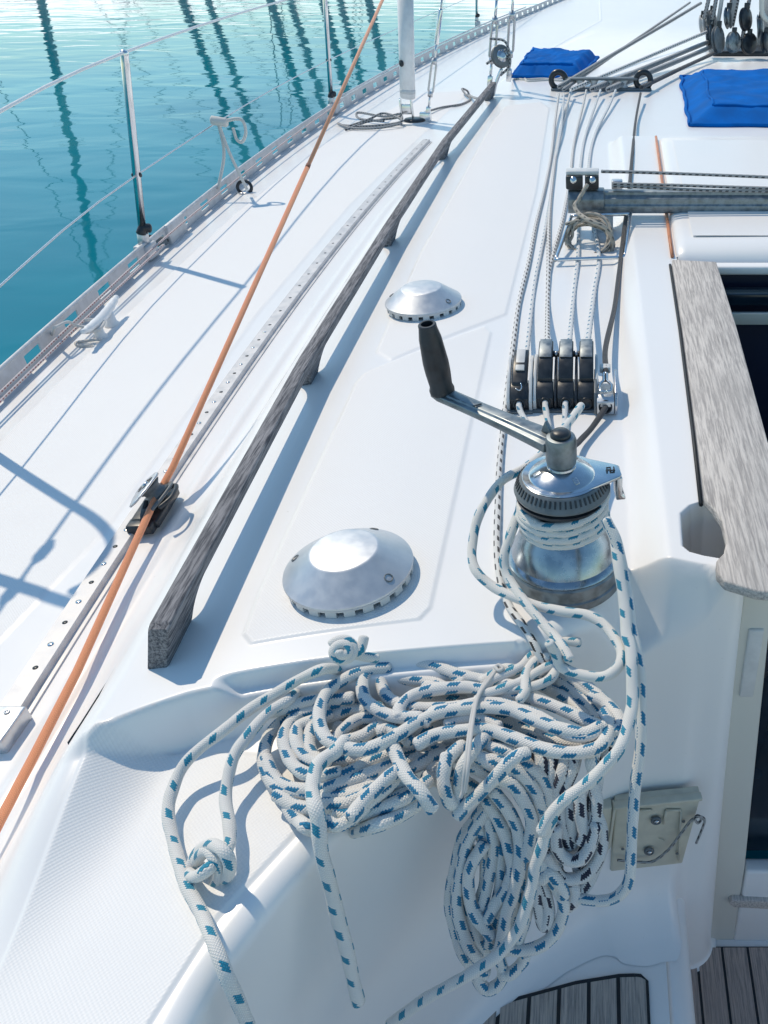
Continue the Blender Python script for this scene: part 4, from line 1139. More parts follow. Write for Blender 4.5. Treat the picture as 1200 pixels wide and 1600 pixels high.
# ---- mast foot with its blocks
def mast_foot():
    L = Vector((1.05, 6.35, 0)); L.z = dz(1.05, 6.35)
    r = empty('mast_foot', L, 'mast foot with a crowd of grey rope blocks, cut by the photo corner', 'mast')
    m = M(L); m.box(L + Vector((.1, .05, .02)), (.75, .45, .04)); m.build('mast_plate', BLACK, r, .01)
    m = M(L); c = L + Vector((.17, .18, 0)); ring = []
    pr = [(.11 * math.cos(q), .16 * math.sin(q)) for q in np.linspace(0, 2 * pi, 32)[:-1]]
    m.prism(pr, c + Vector((0, 0, 1.04)), (1, 0, 0), (0, 1, 0), (0, 0, 1), 2.0, True); m.build('mast_tube', PALEP, r)
    def blk(px, py, yy, R, tilt, mt=GREYP):
        c = PY(px, py, yy); ax = Vector((math.cos(tilt), -math.sin(tilt) * .9, .2)).normalized()
        m = M(L); m.lathe([(R * .8, -.018), (R, -.012), (R, -.008), (R * .72, -.003), (R * .72, .003), (R, .008), (R, .012), (R * .8, .018), (R * .25, .024)], 26, c, ax)
        o = m.build('block_sheave', mt, r)
        m = M(L); m.box(c + Vector((0, 0, R * .9)), (.03, .018, R * .9), (1, 0, 0), (0, 1, 0)); m.build('block_strap', BLACK, r, .003)
    for q in ((1098, 38, 6.1, .055, .3, PALEP), (1112, 32, 6.1, .06, .5, GREYP), (1110, 58, 6.0, .07, .35, GREYP), (1122, 62, 5.9, .075, .6, GREYP), (1146, 66, 5.9, .06, .9, ALUD), (1138, 28, 6.0, .06, .4, ALUD), (1165, 30, 6.0, .065, .7, BLACK), (1188, 42, 6.0, .07, .2, ALUD), (1170, 68, 6.0, .06, 1.1, BLACK), (1196, 66, 5.9, .06, .5, BLACK)): blk(*q)
    m = M(L)
    for i, (a, b) in enumerate((((1108, 0), (1100, 30)), ((1118, 0), (1112, 38)), ((1128, -10), (1120, 48)), ((1150, -10), (1140, 40)), ((1172, -10), (1160, 60)))):
        m.mat(R_GREY if i != 2 else R_WHITE).tube([PY(a[0] + 6, a[1] - 30, 6.05), PY(*b, 6.0)], .013 if i != 3 else .03, 8)
    m.build('halyard_falls', R_GREY, r)
    m = M(L); m.tube(smooth_path([PY(1190, -8, 5.95), PY(1191, 20, 5.95), PY(1200, 32, 5.95), PY(1215, 34, 5.95)], 6), .016, 10); m.build('hoop', CREAM, r)
mast_foot()

# ---- bulkhead socket plates
def plates():
    def wp(px, py, off=.0):
        # position on the bulkhead face (nearly vertical, y about .79)
        return PY(px, py, float(np.interp(px, [900, 962, 1092], [.758, .768, .784])) - off)
    a, b, c, d = wp(962, 1258), wp(1092, 1260), wp(1072, 1350), wp(957, 1345)
    L = (a + b + c + d) / 4; r = empty('switch_plate', L, 'beige plastic plate with two round sockets and moulded brackets on the bulkhead', 'panel')
    ax = (b - a).normalized(); az = Vector((0, 0, 1)); x0 = a.x; zt = a.z; zb = c.z
    m = M(L); an = ax.cross(Vector((0, 0, 1))); an = Vector((an.x, an.y, 0)).normalized(); m.prism([(0, 0), (.134, 0), (.116, zb - zt), (-.006, zb - zt)], Vector((x0, a.y, zt)) - an * .010, (ax.x, ax.y, 0), (0, 0, 1), an, .020); m.build('plate', BEIGE, r, .003)
    m = M(L); m.box(Vector((x0, a.y, zt - .001)) + Vector((ax.x, ax.y, 0)) * .067, (.138, .014, .006), (ax.x, ax.y, 0), (-ax.y, ax.x, 0)); m.build('top_edge', BEIGE, r, .002)
    for px, py in ((1025, 1281), (1014, 1329)):
        p = wp(px, py, .004); m = M(L); m.lathe([(.0085, 0), (.0085, .003), (.006, .005), (.0055, .003), (.001, .0032)], 24, p, (0, -1, .1)); m.build('socket', GREYP, r)
        m = M(L); m.lathe([(.0042, .003), (.004, .005), (.001, .0062)], 16, p + Vector((.001, 0, 0)), (0, -1, .1)); m.build('chrome_pin', CHROME, r)
    for (p, q, w) in (((1000, 1266), (1019, 1266), .0022), ((1041, 1266), (1064, 1266), .0022), ((1041, 1266), (1037, 1287), .0022), ((1064, 1267), (1060, 1345), .0018), ((1030, 1310), (1038, 1314), .001)):
        m = M(L); m.tube([wp(*p, .003), wp(*q, .003)], w, 6); m.build('moulded_ridge', BEIGE, r)
    for px, py in ((973, 1326), (1058, 1333), (1068, 1283)):
        m = M(L); m.lathe([(.0028, 0), (.0028, .0015), (.0004, .001)], 12, wp(px, py, .0035), (0, -1, 0)); m.build('screw', GREYP, r)
    a2 = wp(938, 1262); L2 = a2
    r2 = empty('switch_plate', L2, 'plain beige cover plate half hidden behind the navy flecked rope', 'panel')
    m = M(L2); m.prism([(-.03, 0), (.018, 0), (.012, -.125), (-.04, -.125)], a2 + Vector((0, .008, 0)), (1, .1, 0), (0, 0, 1), (-.1, 1, 0), .022); m.build('plate', BEIGE, r2, .003)
    m = M(L2); m.prism([(.019, -.002), (.023, -.002), (.016, -.10), (.011, -.11)], a2 + Vector((0, .004, 0)), (1, .1, 0), (0, 0, 1), (-.1, 1, 0), .02); m.build('hinge', BEIGE, r2, .001)
    cords = [[wp(965, 1344, .01), wp(1000, 1347, .01), wp(1022, 1345, .012), wp(1045, 1327, .012), wp(1062, 1305, .012), wp(1078, 1284, .012), wp(1086, 1278, .014)],
             [wp(1082, 1282, .012), wp(1090, 1274, .02), wp(1096, 1280, .016), wp(1090, 1286, .016), wp(1086, 1278, .02), wp(1095, 1276, .018), wp(1101, 1282, .014), wp(1096, 1298, .012), wp(1088, 1317, .012)]]
    line_thing('lanyard', cords, .0022, R_GREY, 'thin grey lanyard knotted at the corner of the socket plate', 'cord')
plates()

# ---- moored yachts whose masts the water mirrors
def yacht(x, y, h, lean, label, rad=.26):
    L = Vector((x, y, -1.42)); r = empty('moored_yacht', L, label, 'sailing boat', 'yachts moored across the harbour')
    m = M(L); rows = []
    for q in np.linspace(-1, 1, 17):
        w = 1.7 * (1 - abs(q) ** 2.4) + .05; rows.append([L + Vector((q * 5.5, -w, 1.1 + .15 * q * q)), L + Vector((q * 5.2, -w * .8, .3)), L + Vector((q * 5.0, -w * .5, -.2)), L + Vector((q * 5.0, w * .5, -.2)), L + Vector((q * 5.2, w * .8, .3)), L + Vector((q * 5.5, w, 1.1 + .15 * q * q)), L + Vector((q * 5.5, -w, 1.1 + .15 * q * q))])
    m.grid(rows); m.build('hull', HULL, r)
    m = M(L); m.box(L + Vector((-.3, 0, 1.35)), (4, 1.8, .5)); m.build('cabin', HULL, r, .15)
    m = M(L); top = L + Vector((lean * h, 0, h)); m.tube([L + Vector((0, 0, 1)), top], rad, 8); m.tube([L + Vector((0, 0, 1.9)), L + Vector((-4, 0, 2.0))], .13, 8)
    for k in (.45, .72): m.tube([L + Vector((lean * h * k - .9, 0, h * k)), L + Vector((lean * h * k + .9, 0, h * k))], .05, 6)
    m.build('mast', ALUD, r)
    m = M(L)
    m.tube([L + Vector((5.4, 0, 1.3)), top], .035, 5); m.tube([L + Vector((-5.4, 0, 1.3)), top], .035, 5)
    m.build('rigging', BLACK, r)
for i, (px, D, h, ln) in enumerate(((45, 58, 20, -.14), (262, 58, 22, .15), (300, 66, 22, .13), (404, 58, 17, .12), (432, 66, 17, .14), (488, 60, 16, .10), (512, 70, 19, .12), (562, 62, 11, .08))):
    xx = (px - CXP) / FPX * (D * CP + 1.27)
    yacht(xx, D, h, ln, ['leftmost', 'second', 'third', 'fourth', 'fifth', 'sixth', 'seventh', 'rightmost'][i] + ' of the moored yachts mirrored in the harbour')

# ============================================================ ROPES
def cr(ox, oy, k):
    return lambda pts: [(ox + p[0] / k, oy + p[1] / k) + tuple(p[2:]) for p in pts]
A3, A4, A5, A6 = cr(400, 960, 4.0), cr(680, 960, 3.53), cr(660, 1200, 4.0), cr(220, 1000, 3.637)
def depth0(px, py):
    """distance along the view of the coil's lowest layer: the ledge, and past the rim a hanging curtain"""
    v = (py - CYP) / FPX
    led = (HC + .075) / (SP + v * CP) - .010
    if px > 640 or py > 1300:
        f = float(sst(640, 730, px)) if py < 1300 else 1.0
        v2 = (min(py, 1180) - CYP) / FPX
        base = (HC + .070) / (SP + v2 * CP) - .01
        hang = base + max(0, py - 1180) / 360 * .065
        return led + (hang - led) * f if py > 1180 else led
    return led
def C3(pts, lay, step=.0128):
    out = []
    for p in pts:
        l = lay if len(p) < 3 else p[2]
        out.append(PD(p[0], p[1], depth0(p[0], p[1]) - .008 - l * step))
    return out
RB = .0077
def coil(name, mat, strands, label, r=RB, cat='rope', u=0, parts=None):
    o0 = C3([strands[0][0][0]], 0)[0]; m = M(o0); off = 0
    for pts, lay in strands:
        m.rope(smooth_path(C3(pts, lay), 9), r, 14, dome=True, u0=off, v0=(off * .37) % 1); off += 137.3
    o = m.build(name, mat); return props(o, label, cat)

# --- main hank, blue flecked; pixel paths traced in three enlargements of the photograph
SB = []
def a3(l, *p): SB.append((A3(p), l))
def a4(l, *p): SB.append((A4(p), l))
def a5(l, *p): SB.append((A5(p), l))
# lowest layer: filler turns under the pile
a3(0, (70, 1000), (160, 1120), (330, 1180), (560, 1180), (800, 1120), (1000, 1040))
a3(0, (210, 1170), (330, 1260), (500, 1290), (700, 1260), (900, 1170), (1040, 1080))
a3(.3, (200, 1200), (260, 1290), (360, 1345), (520, 1370), (700, 1340), (880, 1265), (1060, 1150))
a3(0, (480, 940), (650, 900), (850, 860), (1100, 800), (1300, 780))
a3(0, (420, 1040), (650, 1010), (860, 950), (1150, 880), (1400, 900))
a3(0, (520, 620), (700, 640), (900, 700), (1200, 720))
a3(0, (500, 700), (700, 760), (1000, 740), (1300, 660))
a3(.2, (600, 520), (800, 480), (1000, 520), (1300, 540))
a3(.2, (1000, 900), (1150, 960), (1300, 1060), (1330, 1180))
a3(.5, (900, 1000), (1000, 950), (1150, 870), (1320, 860))
a4(0, (0, 560), (200, 640), (420, 700), (640, 760))
a4(0, (-60, 700), (60, 760), (200, 800), (400, 820), (560, 900))
a4(.2, (-80, 800), (0, 860), (120, 900), (220, 960))
a4(.5, (-60, 900), (60, 930), (150, 990))
a4(.1, (200, 560), (420, 600), (650, 700), (860, 720))
a4(.1, (600, 330), (760, 400), (880, 500), (930, 620))
# left bights
a3(1, (640, 470), (420, 560), (230, 620), (90, 740), (55, 870), (65, 980), (130, 1070), (230, 1110), (420, 1120), (620, 1100), (860, 1020))
a3(2, (560, 540), (400, 590), (250, 640), (185, 740), (185, 850), (225, 930), (300, 990), (400, 1010), (520, 990))
a3(2.2, (420, 640), (270, 700), (255, 790), (290, 870), (370, 920), (460, 930))
a3(2, (460, 620), (360, 690), (335, 780), (345, 870), (400, 920))
a3(1.2, (60, 900), (110, 1010), (180, 1075), (330, 1095), (520, 1060), (720, 1040))
a3(.8, (130, 1130), (240, 1195), (400, 1215), (600, 1215), (820, 1160), (1000, 1090))
a3(1.6, (470, 1010), (560, 1000), (700, 930), (850, 870))
a3(1.7, (440, 1090), (560, 1050), (720, 990), (900, 925))
a3(1.3, (420, 1150), (600, 1130), (760, 1090), (930, 1040))
a3(1.6, (420, 1190), (560, 1180), (640, 1150), (760, 1120))
a3(2.2, (430, 1295), (520, 1320), (640, 1235), (730, 1150), (840, 1060), (900, 990))
a3(3.2, (900, 960), (850, 1000), (770, 1070), (690, 1150), (625, 1225), (590, 1265))
a3(1.1, (500, 1240), (640, 1250), (820, 1200), (980, 1120), (1080, 1040))
a3(1.2, (480, 560), (600, 540), (720, 570), (820, 600))
a3(1.2, (460, 640), (580, 600), (700, 610), (800, 640))
a3(1.8, (500, 790), (550, 720), (640, 655), (750, 650), (850, 700), (920, 720))
a3(1.9, (560, 790), (660, 760), (760, 710), (860, 705))
a3(2.6, (770, 740), (830, 720), (920, 760), (960, 800))
# vertical wraps in the middle
a3(3.4, (850, 830), (900, 930), (960, 1030), (1040, 1130), (1105, 1215))
a3(3.2, (1190, 880), (1180, 980), (1170, 1060), (1200, 1150), (1235, 1180), (1260, 1120), (1290, 960), (1370, 830), (1440, 760))
a4(2.6, (150, 720), (80, 790), (45, 880), (60, 990), (90, 1010))
a4(2.2, (170, 760), (260, 800), (360, 860), (420, 930))
a4(2.0, (190, 830), (280, 880), (340, 950))
a4(1.9, (200, 780), (330, 810), (440, 850), (540, 960), (590, 1080))
a4(2.2, (230, 700), (340, 740), (430, 760))
# upper strands on top of the pile
a3(2.2, (250, 490), (270, 482), (400, 450), (540, 415), (700, 390), (900, 390))
a3(2.8, (85, 612), (200, 580), (330, 545), (450, 535), (600, 520))
a3(4.2, (830, 330), (700, 350), (560, 400), (450, 480), (400, 600), (400, 700), (450, 785), (560, 835), (700, 840), (850, 775), (1000, 680), (1150, 615), (1300, 590), (1450, 585), (1600, 600), (1750, 660), (1900, 720), (2050, 740), (2150, 700))
a3(3.8, (1700, 470), (1480, 420), (1280, 380), (1100, 320), (950, 300), (800, 315), (700, 360), (665, 440), (690, 540), (780, 605), (900, 640), (1020, 650))
a3(3.0, (1000, 350), (860, 355), (795, 390), (790, 460), (840, 530), (920, 575), (1000, 600))
a3(2.8, (830, 400), (960, 405), (1100, 430), (1200, 470))
a3(4.0, (890, 640), (900, 590), (960, 520), (1060, 480), (1200, 460), (1320, 455), (1420, 470))
a3(3.0, (960, 590), (1060, 590), (1200, 580), (1400, 560))
a3(3.4, (700, 330), (840, 280), (980, 260), (1100, 300), (1200, 360), (1300, 420))
a4(2.9, (-40, 260), (40, 290), (120, 340), (220, 370), (330, 350))
a4(2.6, (0, 240), (80, 280), (160, 310), (280, 320), (380, 290))
a4(3.0, (-60, 400), (60, 405), (200, 405), (280, 425))
a4(3.6, (-100, 720), (0, 665), (140, 640), (290, 640), (430, 680), (590, 740), (740, 765), (870, 745), (940, 690), (960, 610), (930, 540))
a4(3.0, (60, 610), (150, 580), (240, 580), (350, 620))
a4(3.9, (-60, 600), (0, 535), (120, 520), (260, 490), (400, 500), (520, 545), (640, 610), (760, 665), (860, 665), (930, 620))
a4(3.4, (240, 480), (350, 455), (460, 450), (600, 490), (740, 540), (860, 600), (960, 635), (1020, 630), (1005, 560), (940, 490), (860, 450))
a4(2.2, (600, 300), (700, 330), (800, 390), (900, 480), (960, 560), (930, 620))
a4(1.5, (640, 350), (760, 420), (850, 500), (900, 580))
a4(1.0, (560, 380), (700, 450), (820, 560), (850, 620))
a4(2.6, (680, 280), (800, 360), (920, 470), (1000, 560), (1015, 640), (960, 700))
a4(2.2, (900, 700), (860, 800), (880, 880))
# diagonal bright wrap that ends the hank
a4(3.9, (505, 765), (430, 800), (330, 900), (220, 1010), (125, 1110))
# hanging bights
a5(.4, (420, 200), (330, 320), (255, 450), (200, 640), (175, 800), (190, 950), (240, 1120), (310, 1240), (400, 1290))
a5(1.2, (440, 210), (350, 330), (280, 470), (235, 640), (215, 800), (230, 960), (280, 1100), (350, 1200))
a5(1.0, (400, 250), (430, 400), (440, 540), (410, 700), (370, 850), (340, 900))
a5(1.8, (380, 480), (320, 580), (285, 700), (300, 840), (360, 960), (430, 1050))
a5(2.4, (440, 140), (550, 280), (600, 420), (610, 600), (580, 740), (530, 900), (500, 1060), (460, 1180))
a5(1.7, (400, 200), (480, 340), (530, 460), (560, 600), (530, 740), (460, 850), (400, 950))
a5(2.6, (470, 60), (560, 110), (640, 210), (680, 330), (670, 460), (640, 560))
a5(1.8, (560, 20), (660, 80), (730, 200), (740, 320), (700, 440), (690, 560))
a5(1.2, (620, -20), (740, 60), (790, 190), (770, 300))
a5(.6, (340, 330), (390, 500), (400, 680), (360, 820))
a5(.6, (480, 480), (490, 700), (450, 900), (420, 1100))
a5(.2, (560, 400), (600, 700), (560, 960), (520, 1150))
a5(.2, (300, 500), (280, 800), (330, 1050), (420, 1200))
a5(.2, (640, 500), (640, 800), (620, 1000))
a5(1.6, (700, 560), (770, 640), (840, 740), (880, 860), (860, 980), (790, 1070), (690, 1130), (580, 1140), (520, 1100))
a5(2.0, (740, 700), (800, 660), (870, 740), (880, 800))
a5(.5, (340, 1250), (350, 1330), (410, 1385), (480, 1350), (505, 1270), (480, 1180))
a5(.8, (500, 1290), (560, 1280), (620, 1220), (640, 1170))
a5(1.0, (660, 800), (640, 950), (600, 1080))
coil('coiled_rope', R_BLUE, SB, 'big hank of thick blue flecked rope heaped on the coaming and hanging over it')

# --- navy flecked rope hanging behind it
SK = []
def k5(l, *p): SK.append((A5(p), l))
def k4(l, *p): SK.append((A4(p), l))
k4(.5, (560, 720), (590, 800), (600, 900), (640, 1000))
k4(.6, (640, 740), (640, 860), (630, 980))
k4(.9, (720, 740), (710, 850), (670, 960), (650, 1060))
k4(1.0, (780, 750), (760, 860), (710, 960), (680, 1060))
k4(1.0, (840, 740), (880, 830), (890, 930), (870, 1050), (860, 1180))
k4(.8, (900, 690), (950, 760), (930, 830))
k4(.3, (500, 740), (520, 860), (560, 960))
k5(1.0, (860, 230), (870, 360), (900, 440), (930, 490))
k5(1.0, (930, 200), (930, 330), (940, 420), (930, 480))
k5(1.8, (980, 130), (990, 280), (1005, 400), (990, 460))
k5(1.6, (1060, 90), (1090, 200), (1080, 310), (1040, 390))
k5(2.2, (830, 380), (835, 470), (870, 550), (940, 580), (1010, 550), (1060, 450), (1090, 360))
k5(1.4, (1090, 300), (1125, 400), (1110, 530), (1050, 640), (960, 690), (880, 690), (820, 620), (780, 540))
k5(.6, (1100, 330), (1120, 480), (1070, 640), (1020, 740), (940, 800), (910, 870))
k5(1.0, (830, 640), (890, 700), (950, 760), (940, 840), (900, 860))
k5(1.3, (720, 690), (720, 820), (740, 950), (770, 985), (790, 900), (760, 760), (740, 690))
k5(.2, (900, 500), (1000, 500), (1060, 420))
k5(.1, (800, 300), (830, 520), (860, 700), (900, 800))
k5(.1, (960, 560), (980, 700), (900, 820))
coil('coiled_rope', R_NAVY, SK, 'navy flecked rope hanging in bights between the blue flecked hank and the beige plate')

# --- long tail of the winch rope: over the ledge and down the left, and the one out at the bottom
def tailrope(name, mat, segs, r, label, cat='rope', group=None, sides=14):
    m = M(segs[0][0]); off = 0
    for s_ in segs: m.rope(smooth_path(s_, 9), r, sides, dome=True, u0=off); off += 411.7
    o = m.build(name, mat); return props(o, label, cat, group)
def zpts(l, pts): return [S(p[0], p[1], p[2]) for p in pts]
RT = .0066
t1 = C3(A4([(600, 160), (560, 125), (450, 88), (340, 90), (200, 130), (60, 170), (-80, 205)]), 3.2) + C3(A3([(970, 245), (830, 275), (700, 312), (550, 345)]), 3.6) + \
     [S(506, 1046, .03), S(470, 1060, .035), S(432, 1082, .05)] + [S(x, y, l) for x, y, l in ((392, 1108, .052), (350, 1140, .05), (312, 1170, .04), (283, 1203, .03), (267, 1240, .022), (264, 1275, .016), (270, 1315, .012), (283, 1355, .011), (297, 1395, .012), (316, 1430, .014))] + [PD(335, 1475, .785), PD(352, 1520, .775), PD(372, 1565, .785), PD(392, 1615, .80)]
tailrope('rope_tail', R_TAIL, [t1], RT, 'long outer tail of blue flecked rope curving down the left past the knot')
t2 = C3(A3([(700, 392), (540, 418), (400, 450), (280, 478)]), 2.0) + [S(452, 1092, .05), S(425, 1110, .05)] + [S(x, y, l) for x, y, l in ((402, 1132, .05), (380, 1158, .045), (365, 1185, .04), (356, 1215, .032), (353, 1250, .026), (357, 1285, .024), (360, 1310, .024), (356, 1328, .024), (344, 1345, .02))]
def knot_path(c, sc_=1.0):
    """a stopper knot: trefoil turns round c, all offsets in pixels with a depth"""
    return [PD(c[0] + a * sc_, c[1] + b * sc_, c[2] - d) for a, b, d in KN]
KN = [(26, -28, 0), (16, -10, .010), (-6, 6, .026), (-26, 18, .018), (-34, 10, .0), (-20, -20, -.004), (0, -32, .012), (18, -22, .028), (30, 0, .022), (22, 18, .004), (-4, 14, -.008), (-22, -6, -.004), (-6, -24, .012), (10, -6, .020), (12, 14, .008), (2, 36, -.006), (14, 44, -.006), (24, 34, -.002)]
t2 = t2[:-2] + knot_path((330, 1352, (S(330, 1352, .012) - Vector((0, 0, HC))).dot(Vector((0, CP, -SP)))))
tailrope('rope_tail', R_TAIL, [t2], RT, 'inner blue flecked tail ending in a bulky stopper knot on the non skid coaming')
t3 = C3(A3([(560, 790), (500, 850), (430, 900), (370, 980), (352, 1080), (370, 1200)]), 4.4) + [PD(497, 1288, .855), PD(503, 1330, .86), PD(513, 1375, .875), PD(525, 1420, .89), PD(538, 1470, .905), PD(551, 1525, .92), PD(560, 1566, .93)]
tailrope('rope_tail', R_TAIL, [t3], .0078, 'loose blue flecked rope end hanging straight down in front of the coaming wall')
# round stopper knot on the edge of the roof
def stopper():
    c = PD(535, 1017, .985); ax = (Vector((0, 0, HC)) - c).normalized(); e1 = ax.cross(Vector((0, 0, 1))).normalized(); e2 = ax.cross(e1)
    pts = []
    for k in range(46):
        a = k / 46 * 2 * pi * 1.9; R = .0035 + .0105 * k / 46
        pts.append(c + e1 * R * math.cos(a) * 1.1 + e2 * R * math.sin(a) + ax * (.014 - .010 * k / 46))
    m = M(c); m.tube(pts, .0062, 12, dome=True)
    m.tube(smooth_path([c + e1 * -.010 + e2 * .006 - ax * .004, c + e1 * -.020 + e2 * .004 + ax * .004, c + e1 * -.027 - e2 * .008 + ax * .004], 6), .0062, 12, dome=True, u0=200)
    m.tube(smooth_path([c - ax * .004, c + e1 * -.02 - ax * .006 + e2 * .012, c - e1 * .036 + e2 * .020 - ax * .008], 6), .006, 10, dome=True)
    o = m.build('rope_knot', R_TAIL); props(o, 'round stopper knot of blue flecked rope on the edge below the nearest vent', 'knot')
stopper()
# rope down the right: from winch, over the edge and back in a loop
r9 = [PD(948, 812, .985), PD(962, 845, .985), PD(972, 885, .985), PD(980, 930, .975), PD(986, 975, .965)] + [PD(x, y, d) for x, y, d in ((994, 1020, .955), (1001, 1070, .95), (1002, 1130, .945), (999, 1180, .945), (993, 1230, .95), (988, 1280, .955), (987, 1330, .96), (982, 1375, .97), (965, 1400, .98), (940, 1408, .985), (912, 1405, .99), (890, 1395, 1.0))]
tailrope('rope_tail', R_BLUE, [r9], .0068, 'blue flecked rope from the winch hanging in a long loop across the beige plate')
r10 = [PD(962, 850, .99), PD(970, 900, .975), PD(976, 950, .965), PD(980, 990, .955)] + [PD(680 + x / 3.53, 960 + y / 3.53, d) for x, y, d in ((1075, 180, .945), (1085, 300, .935), (1088, 420, .93), (1080, 540, .92), (1055, 650, .91), (1010, 745, .90), (950, 825, .90), (870, 905, .90), (790, 965, .90), (700, 1035, .90), (640, 1110, .905), (590, 1190, .91))] + \
      [PD(660 + x / 4, 1200 + y / 4, d) for x, y, d in ((810, 320, .915), (770, 410, .92), (735, 520, .925), (705, 620, .93), (680, 740, .935), (650, 870, .94), (610, 980, .945), (560, 1070, .95), (490, 1150, .955), (400, 1220, .96), (300, 1290, .965), (180, 1350, .975), (60, 1420, .985), (-60, 1500, .995), (-200, 1600, 1.01))]
tailrope('rope_tail', R_TAIL, [r10], .0070, 'pale blue flecked rope crossing the hanging hank diagonally and leaving the photo at the bottom')
# rope from the middle clutch sweeping left of the winch, and round loop right
zr = .012
w1 = [PD(908, 634, 1.31), PD(893, 655, 1.27), PD(876, 676, 1.22), PD(862, 692, 1.18), PD(845, 712, 1.15), PD(818, 732, 1.12), PD(790, 748, 1.11), PD(770, 768, 1.11), PD(752, 798, 1.10), PD(741, 832, 1.09), PD(737, 865, 1.075), PD(745, 893, 1.06), PD(768, 915, 1.05), PD(800, 932, 1.035), PD(835, 945, 1.025), PD(880, 955, 1.01), PD(920, 963, 1.0), PD(950, 982, .985), PD(968, 1010, .965), PD(970, 1035, .95), PD(955, 1052, .945), PD(930, 1058, .95), PD(900, 1052, .955), PD(876, 1040, .96), PD(868, 1020, .955), PD(858, 1005, .945)]
tailrope('rope_tail', R_TAIL, [w1], .0062, 'blue flecked rope from the middle clutches looping round in front of the winch base')
w2 = [PD(833, 770, 1.06), PD(812, 800, 1.07), PD(797, 838, 1.06), PD(787, 870, 1.055), PD(793, 900, 1.05), PD(812, 930, 1.03), PD(835, 958, 1.01), PD(858, 985, .99), PD(878, 1008, .97), PD(890, 1030, .955)]
# the knot over the hank
kk = C3(A4([(795, 155), (720, 150), (640, 152), (570, 185), (520, 240), (470, 290), (390, 330), (300, 375), (270, 430), (350, 420), (440, 385), (520, 345), (600, 300), (655, 270), (660, 225), (620, 195)]), 4.6)
kk2 = C3(A4([(590, 200), (640, 230), (665, 290), (640, 350), (570, 390), (480, 410), (380, 420), (290, 440), (230, 470)]), 4.2)
kk3 = C3(A4([(470, 470), (495, 420), (500, 350), (520, 290), (560, 250), (620, 240)]), 4.8)
kk4 = C3(A4([(430, 300), (380, 300), (320, 330), (260, 370)]), 4.0)
tailrope('rope_knot', R_TAIL, [kk, kk2, kk3, kk4], .0062, 'loose knotted turns of blue flecked rope tied on top of the big hank')
tailrope('rope_tail', R_TAIL, [w2], .0062, 'short blue flecked rope coming off the left of the winch drum towards the knot')
# rope turns on the winch drum
def turns():
    m = M(WC); pts = []
    for k in range(150):
        q = k / 149; a = math.radians(200) + q * 2 * pi * 3.1; R = .0545 + .0015 * math.sin(a * 1.3); z = .094 + .0095 * q * 3.1 + .0035 * math.sin(a + .8)
        pts.append(WC + Vector((R * math.cos(a), R * math.sin(a), z)))
    m.tube(pts, .0060, 12, dome=True)
    # last turn rides up into the self tailer jaws
    pts2 = []
    for k in range(50):
        q = k / 49; a = math.radians(150) + q * 2 * pi * .62; R = .0540 + .002 * q; z = .112 + .030 * q ** 1.5
        pts2.append(WC + Vector((R * math.cos(a), R * math.sin(a), z)))
    m.tube(pts2, .0058, 12, dome=True, u0=700)
    o = m.build('winch_turns', R_TAIL); props(o, 'blue flecked rope wrapped in turns round the winch drum', 'rope')
turns()
# thin lashing round the hank
lash = [C3(A4([(345, 290), (300, 340), (255, 410), (215, 500), (195, 600), (180, 720), (165, 850), (155, 960), (140, 1010)]), 5.2), C3(A4([(350, 285), (310, 345), (240, 450), (212, 560), (195, 700), (180, 850), (165, 980)]), 5.3), C3(A4([(330, 290), (350, 280), (372, 296), (350, 310), (330, 290)]), 5.6)]
tailrope('lashing', R_WHITE, lash, .0022, 'thin white lashing tied vertically round the middle of the big hank', 'cord', sides=8)

# --- halyards over the coachroof
def hal(pts, r, mat, label, grp=None, name='halyard'):
    return tailrope(name, mat, [[S(*p) if len(p) == 3 else S(p[0], p[1], r) for p in pts]], r, label, 'rope', grp, 10)
hal([(873, 147, .04), (868, 185, .02), (862, 240), (850, 300), (838, 350), (826, 410), (812, 470), (803, 530), (797, 580), (789, 640), (783, 700), (779, 760), (777, 810), (777, 860), (781, 905), (795, 945), (815, 975), (832, 1000), (845, 1030, .01), (855, 1055, .0)], .0052, R_BLK, 'black flecked halyard running outside the left clutch and down past the winch')
hal([(881, 147, .04), (877, 200, .02), (868, 250), (860, 310), (850, 370), (838, 430), (830, 490), (822, 560, .03)], .0046, R_TEAL, 'faint flecked halyard entering the left single clutch')
hal([(892, 141, .035), (886, 165, .02), (873, 215), (864, 280), (858, 350), (857, 420), (856, 480), (855, 540, .05)], .0056, R_BLK, 'dark flecked halyard entering the left lever of the middle clutches')
hal([(916, 141, .035), (910, 170, .02), (897, 225), (891, 280), (880, 340), (866, 390), (857, 430)], .0052, R_BLK, 'flecked halyard passing left of the hoop and joining the clutch ropes')
hal([(938, 141, .035), (930, 165, .02), (914, 215), (907, 260), (904, 330), (903, 400), (896, 470), (889, 540, .05)], .0052, R_TEAL, 'pale flecked halyard entering the middle lever under the hoop')
hal([(962, 141, .035), (952, 165, .02), (930, 210), (920, 262), (925, 330), (936, 400), (928, 460), (918, 540, .05)], .0056, R_TEAL, 'blue grey halyard entering the right lever under the hoop')
tailrope('halyard', R_DARK, [[S(1001, 146, .04), S(993, 190, .02), S(988, 240, .006), S(983, 300, .006), S(976, 350, .006), S(968, 420, .008), S(960, 480, .014), c4 + Vector((.003, .22, .034)), c4 + Vector((.001, .10, .047)), c4 + Vector((0, .07, .036))]], .0056, 'black halyard entering the right single clutch', 'rope', None, 10)
def seg(pts, r, mat, label, name='halyard'):
    return tailrope(name, mat, [pts], r, label, 'rope', None, 10)
